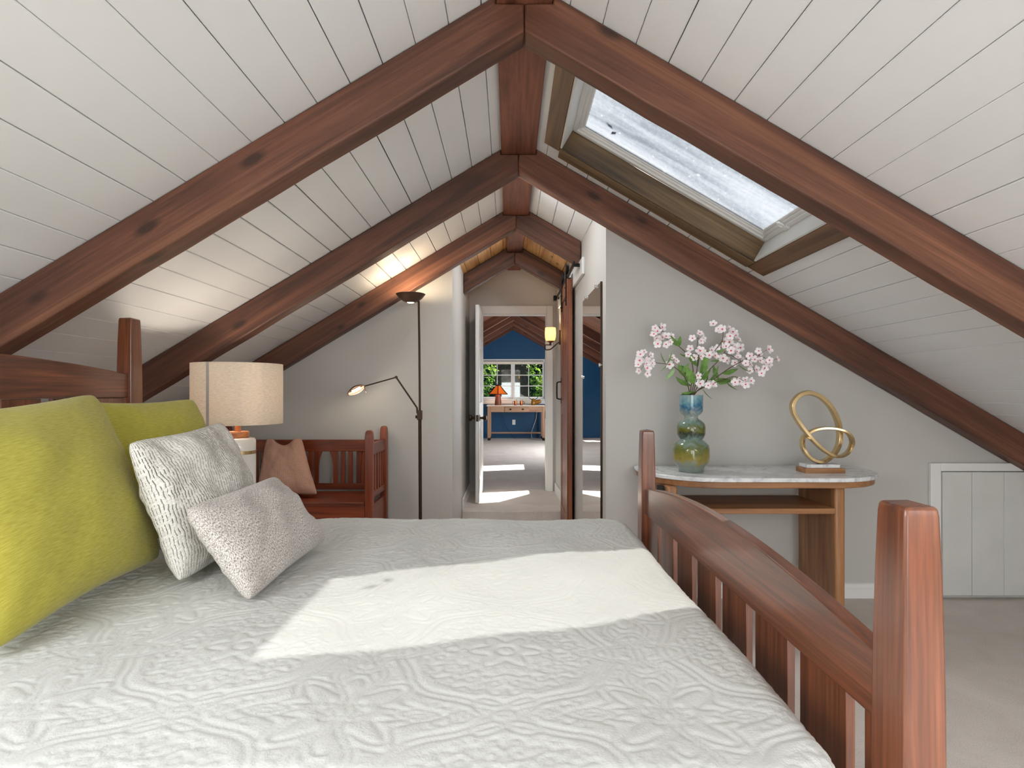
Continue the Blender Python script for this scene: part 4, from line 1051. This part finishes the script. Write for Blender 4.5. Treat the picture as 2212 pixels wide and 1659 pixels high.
def put(mesh, name, parent, p, d, scale, roll=0, axis='Z'):
    o = bpy.data.objects.new(name, mesh); COL.objects.link(o); o.parent = parent
    R = Vector(d).normalized().to_track_quat(axis, 'Y').to_matrix().to_4x4()
    o.matrix_local = Matrix.Translation(Vector(p) - wloc(parent)) @ R @ Matrix.Rotation(roll, 4, axis) @ Matrix.Scale(scale, 4)
    return o
def branch(label, path, dy, blossoms, leavesl):
    pts = [at(x, y, VY) + Vector((0, dy * k / (len(path) - 1), 0)) for k, (x, y) in enumerate(path)]
    base = pts[0].copy(); low = Vector((VX + (base.x - VX) * .3, VY, CZ + .29))
    root = thing('blossom_branch', low, label, 'flower branch', 'blossom branches in the vase')
    sp = spline([low] + pts, 6); n = len(sp)
    bm = tube(NB(), sp, [.0028 - .0016 * i / n for i in range(n)], 6)
    heads = []
    for x, y, k, rad in blossoms:
        k = k - 1 if k >= 3 else k
        c = at(x, y, VY); j = min(range(n), key=lambda i: (Vector((sp[i].x, 0, sp[i].z)) - Vector((c.x, 0, c.z))).length)
        c.y = sp[j].y + frnd.uniform(-.02, .02)
        for q in range(k):
            a = 2 * PI * q / max(k, 1) + frnd.uniform(-.4, .4); rr = rad * (frnd.uniform(.35, 1) if k > 1 else 0) * VY / F
            p = c + Vector((rr * math.cos(a), frnd.uniform(-.03, .01), rr * math.sin(a)))
            d = Vector((math.cos(a) * .5, -1 + frnd.uniform(-.3, .5), math.sin(a) * .5 + .2)); d.normalize()
            heads.append((p, d)); s = p - d * .011
            tube(bm, [sp[j], (sp[j] + s) / 2 + Vector((0, 0, .004)), s], .0008, 5)
    obj('stem', bm, M['twig'], root, smooth=True)
    for p, d in heads: put(BM[frnd.randrange(4)], 'blossom', root, p, d, frnd.uniform(1.0, 1.5), frnd.uniform(0, 6))
    for x, y, ang, L in leavesl:
        p = at(x, y, VY); j = min(range(n), key=lambda i: (Vector((sp[i].x, 0, sp[i].z)) - Vector((p.x, 0, p.z))).length)
        p = sp[j]; a = math.radians(ang)
        d = Vector((math.cos(a), frnd.uniform(-.5, .1), math.sin(a)))
        put(LM, 'leaf', root, p, d, L * VY / F * 1.05, frnd.uniform(-.9, .9) + PI / 2, 'X')
branch('blossom branch reaching furthest sideways, over the near foot post', [(1490, 851), (1478, 815), (1458, 796), (1440, 788), (1415, 785), (1395, 783)], -.05,
       [(1383, 770, 6, 17), (1382, 797, 6, 17), (1392, 783, 3, 10), (1449, 783, 4, 13)], [(1437, 787, 65, 30), (1437, 787, 125, 28), (1437, 787, 235, 24), (1455, 795, 240, 32), (1478, 815, 120, 30), (1485, 840, 110, 32), (1470, 806, 60, 24)])
branch('blossom branch arching up over the first one, tip drooping', [(1491, 851), (1498, 800), (1490, 770), (1470, 748), (1452, 732), (1438, 716), (1427, 703)], .04,
       [(1424, 722, 5, 14), (1436, 738, 5, 15), (1443, 728, 3, 10), (1426, 706, 2, 9)], [(1470, 748, 140, 30), (1472, 748, 95, 22), (1490, 772, 170, 20), (1498, 812, 140, 36), (1496, 835, 160, 40)])
branch('short upright blossom branch at the middle of the vase', [(1494, 851), (1503, 810), (1506, 775), (1504, 745), (1505, 730)], -.02,
       [(1504, 732, 5, 13), (1500, 755, 3, 12), (1492, 766, 3, 16), (1512, 760, 3, 10), (1503, 775, 2, 10)], [(1506, 790, 130, 38), (1505, 800, 80, 44), (1503, 815, 60, 34), (1500, 830, 120, 40), (1497, 845, 200, 30)])
branch('tallest blossom branch, topped by a cluster above the others', [(1497, 851), (1512, 805), (1528, 775), (1546, 755), (1560, 735), (1562, 715)], .0,
       [(1551, 706, 4, 13), (1563, 712, 3, 11), (1568, 737, 1, 0), (1556, 750, 3, 12), (1575, 752, 3, 14), (1528, 755, 3, 12), (1531, 770, 2, 8), (1580, 760, 2, 8)], [(1540, 762, 10, 28), (1545, 770, 170, 28), (1525, 782, 250, 34), (1515, 800, 70, 36), (1508, 825, 40, 40), (1504, 838, 60, 36)])
branch('blossom branch leaning behind the tallest one', [(1499, 851), (1530, 805), (1560, 775), (1580, 748), (1588, 728)], .07,
       [(1588, 724, 5, 14), (1594, 734, 3, 10), (1602, 750, 2, 9), (1597, 778, 4, 14), (1574, 775, 3, 12)], [(1545, 790, 280, 34), (1560, 775, 200, 24)])
branch('long blossom branch stretching towards the gold sculpture', [(1501, 851), (1540, 820), (1575, 795), (1605, 778), (1628, 768), (1650, 775), (1662, 782)], -.03,
       [(1610, 788, 3, 12), (1625, 765, 3, 13), (1641, 756, 3, 11), (1652, 788, 4, 12), (1662, 776, 3, 11), (1625, 800, 2, 8), (1640, 806, 2, 9), (1632, 780, 2, 10)], [(1590, 786, 320, 32), (1560, 805, 10, 34), (1540, 820, 350, 40), (1525, 832, 50, 44)])
branch('low blossom branch hanging beside the vase mouth', [(1500, 851), (1535, 830), (1560, 820), (1580, 814), (1600, 826)], -.06,
       [(1582, 826, 3, 10), (1604, 825, 4, 11), (1503, 812, 1, 0), (1521, 803, 1, 0), (1519, 830, 2, 10), (1534, 831, 2, 9)], [(1545, 826, 10, 36), (1560, 822, 310, 34), (1515, 842, 300, 30), (1520, 840, 60, 34), (1507, 848, 200, 36)])

# gold loop sculpture
root = thing('loop_sculpture', (1.58, 2.93, CZ), 'gold looped knot sculpture on a marble and wood block', 'sculpture')
SY = 2.92
def cp(x, y): return at(1340 + x * .2622, 680 + y * .2622, SY)
SB = CZ
b0, b1 = cp(1485, 0).x, cp(1808, 0).x
obj('wood_base', bx(b0, b1, SY - .05, SY + .05, SB, SB + .024), M['conX'], root, bevel=.002)
obj('marble_base', bx(b0 + .012, b1 - .02, SY - .04, SY + .04, SB + .0245, SB + .042), M['marble'], root, bevel=.002)
loop = [(1570, 632, 0), (1650, 665, .0), (1730, 745, .0), (1795, 850, .012), (1832, 950, .03), (1828, 1050, .03), (1785, 1125, .02), (1720, 1178, .012), (1650, 1198, 0), (1575, 1175, 0), (1520, 1115, .0), (1508, 1050, .012), (1545, 985, .03), (1630, 930, .012), (1740, 922, -.012), (1835, 952, -.03), (1892, 1015, -.016), (1900, 1075, .0), (1868, 1125, 0), (1800, 1152, -.01), (1730, 1142, -.022), (1640, 1090, -.026), (1550, 1005, -.028), (1480, 905, -.014), (1428, 800, 0), (1418, 725, 0), (1455, 665, 0), (1510, 635, 0)]
pts = [cp(x, y) + Vector((0, d, 0)) for x, y, d in loop]
lowest = min(p.z for p in pts); pts = [p + Vector((0, 0, SB + .042 + .009 - lowest)) for p in pts]
sp = spline(pts, 6, True); n = len(sp); bm = NB(); rings = []
for i in range(n):
    d = (sp[(i + 1) % n] - sp[i - 1]).normalized(); w = Vector((0, 1, 0)); w = (w - d * w.dot(d)).normalized(); u = d.cross(w)
    k = 1 + .25 * math.sin(2 * PI * i / n + 1.2)
    rings.append([bm.verts.new(sp[i] + u * a * k + w * c) for a, c in ((-.0075, -.017), (.0075, -.017), (.0105, 0), (.0075, .017), (-.0075, .017), (-.0105, 0))])
for i in range(n):
    for k in range(6): bm.faces.new((rings[i][k], rings[i][(k + 1) % 6], rings[(i + 1) % n][(k + 1) % 6], rings[(i + 1) % n][k]))
obj('loop', bm, M['gold'], root, bevel=.0015, smooth=True, angle=30)

# ------------------------------------------------------------------ light
def area(name, loc, rot, sx, sy, power, color=(1, 1, 1), portal=False, spread=None):
    l = bpy.data.lights.new(name, 'AREA'); l.shape = 'RECTANGLE'; l.size = sx; l.size_y = sy; l.energy = power; l.color = color
    if spread: l.spread = spread
    o = bpy.data.objects.new(name, l); COL.objects.link(o); o.location = loc; o.rotation_euler = rot
    if portal: l.cycles.is_portal = True
    return o
def point(name, loc, power, color, r=.03, spot=None):
    l = bpy.data.lights.new(name, 'SPOT' if spot else 'POINT'); l.energy = power; l.color = color; l.shadow_soft_size = r
    o = bpy.data.objects.new(name, l); COL.objects.link(o); o.location = loc
    if spot: l.spot_size = spot[0]; l.spot_blend = .6; o.rotation_euler = spot[1]
    return o
sun = bpy.data.lights.new('sun', 'SUN'); sun.energy = 18; sun.angle = .0095; sun.color = (1, .95, .88)
so = bpy.data.objects.new('sun', sun); COL.objects.link(so)
so.rotation_euler = Vector((-.473, -.69, -1)).to_track_quat('-Z', 'Y').to_euler()
w = bpy.data.worlds.new('sky'); SC.world = w; w.use_nodes = True
nt = w.node_tree; bg = nt.nodes['Background']; sk = nt.nodes.new('ShaderNodeTexSky'); sk.sky_type = 'NISHITA'; sk.sun_disc = False
sk.sun_elevation = math.radians(50); sk.sun_rotation = math.atan2(.473, .69); sk.air_density = 1; sk.dust_density = .8
nt.links.new(sk.outputs[0], bg.inputs[0]); bg.inputs[1].default_value = .085
# added fill lamp standing in the unseen rear opening
area('rear_opening_fill', (0, YB + .02, .88), (PI / 2, 0, 0), 2.5, 1.6, 84, (.94, .975, 1))
# added fill lamps in the two invented roof openings beside the bed
for side, p in ((-1, 56), (1, 68)):
    hh = hole_r if side > 0 else hole_l
    c = roof_matrix(side) @ Vector(((hh[0] + hh[1]) / 2, (hh[2] + hh[3]) / 2, .085))
    area('added_roof_fill', c, (0, math.atan(SLR) * side, 0), 1.08, 1.38, p, (.94, .975, 1))
for side, hh, p in ((-1, hole_m, 13), (1, hole_h, 11)):  # more added fill, in the hidden openings behind the rafters
    c = roof_matrix(side) @ Vector(((hh[0] + hh[1]) / 2, (hh[2] + hh[3]) / 2, .085))
    area('added_roof_fill', c, (0, math.atan(SLR) * side, 0), hh[1] - hh[0] - .02, hh[3] - hh[2] - .02, p, (.95, .98, 1))
area('far_side_fill', (1.74, 10.2, 1.0), (0, PI / 2, 0), 1.2, 2.6, 110, (.95, .98, 1))  # added fill lamp at the side wall, which has no window
area('skylight_portal', RM @ Vector(((S0 + S1) / 2, (HY0 + HY1) / 2, .2)), (0, math.atan(SLR), 0), 1.1, .6, 1, portal=True)
for h in holes: area('roof_opening_portal', far_matrix(1) @ Vector(((h[0] + h[1]) / 2, (h[2] + h[3]) / 2, .12)), (0, math.atan(FS), 0), .6, .6, 1, portal=True)
area('far_window_portal', (mid, FY + .2, 1.42), (-PI / 2, 0, 0), 1.5, .9, 1, portal=True)
point('torchiere_light', (dc, ty, dz0 + .05), 6, (1, .78, .52), .03)
point('table_lamp_light', (LX, LY, 1.12), 7, (1, .87, .72), .035)
point('sconce_light', (sx, sy, 1.715), 5, (1, .80, .56), .02)
point('reading_light', tip + ax * Lh * .5 - upv * .03, 1.5, (1, .85, .65), .012)
point('desk_lamp_light', (lx, ly, dz + .3), 3, (1, .6, .25), .03)

# ------------------------------------------------------------------ view
SC.view_settings.view_transform = 'Standard'; SC.view_settings.look = 'None'
SC.view_settings.exposure = 0.0; SC.view_settings.gamma = 1; SC.view_settings.use_curve_mapping = False
SC.cycles.use_denoising = True
SC.cycles.max_bounces = 10; SC.cycles.diffuse_bounces = 8; SC.cycles.transparent_max_bounces = 12
SC.cycles.sample_clamp_indirect = 6
SC.cycles.caustics_reflective = False
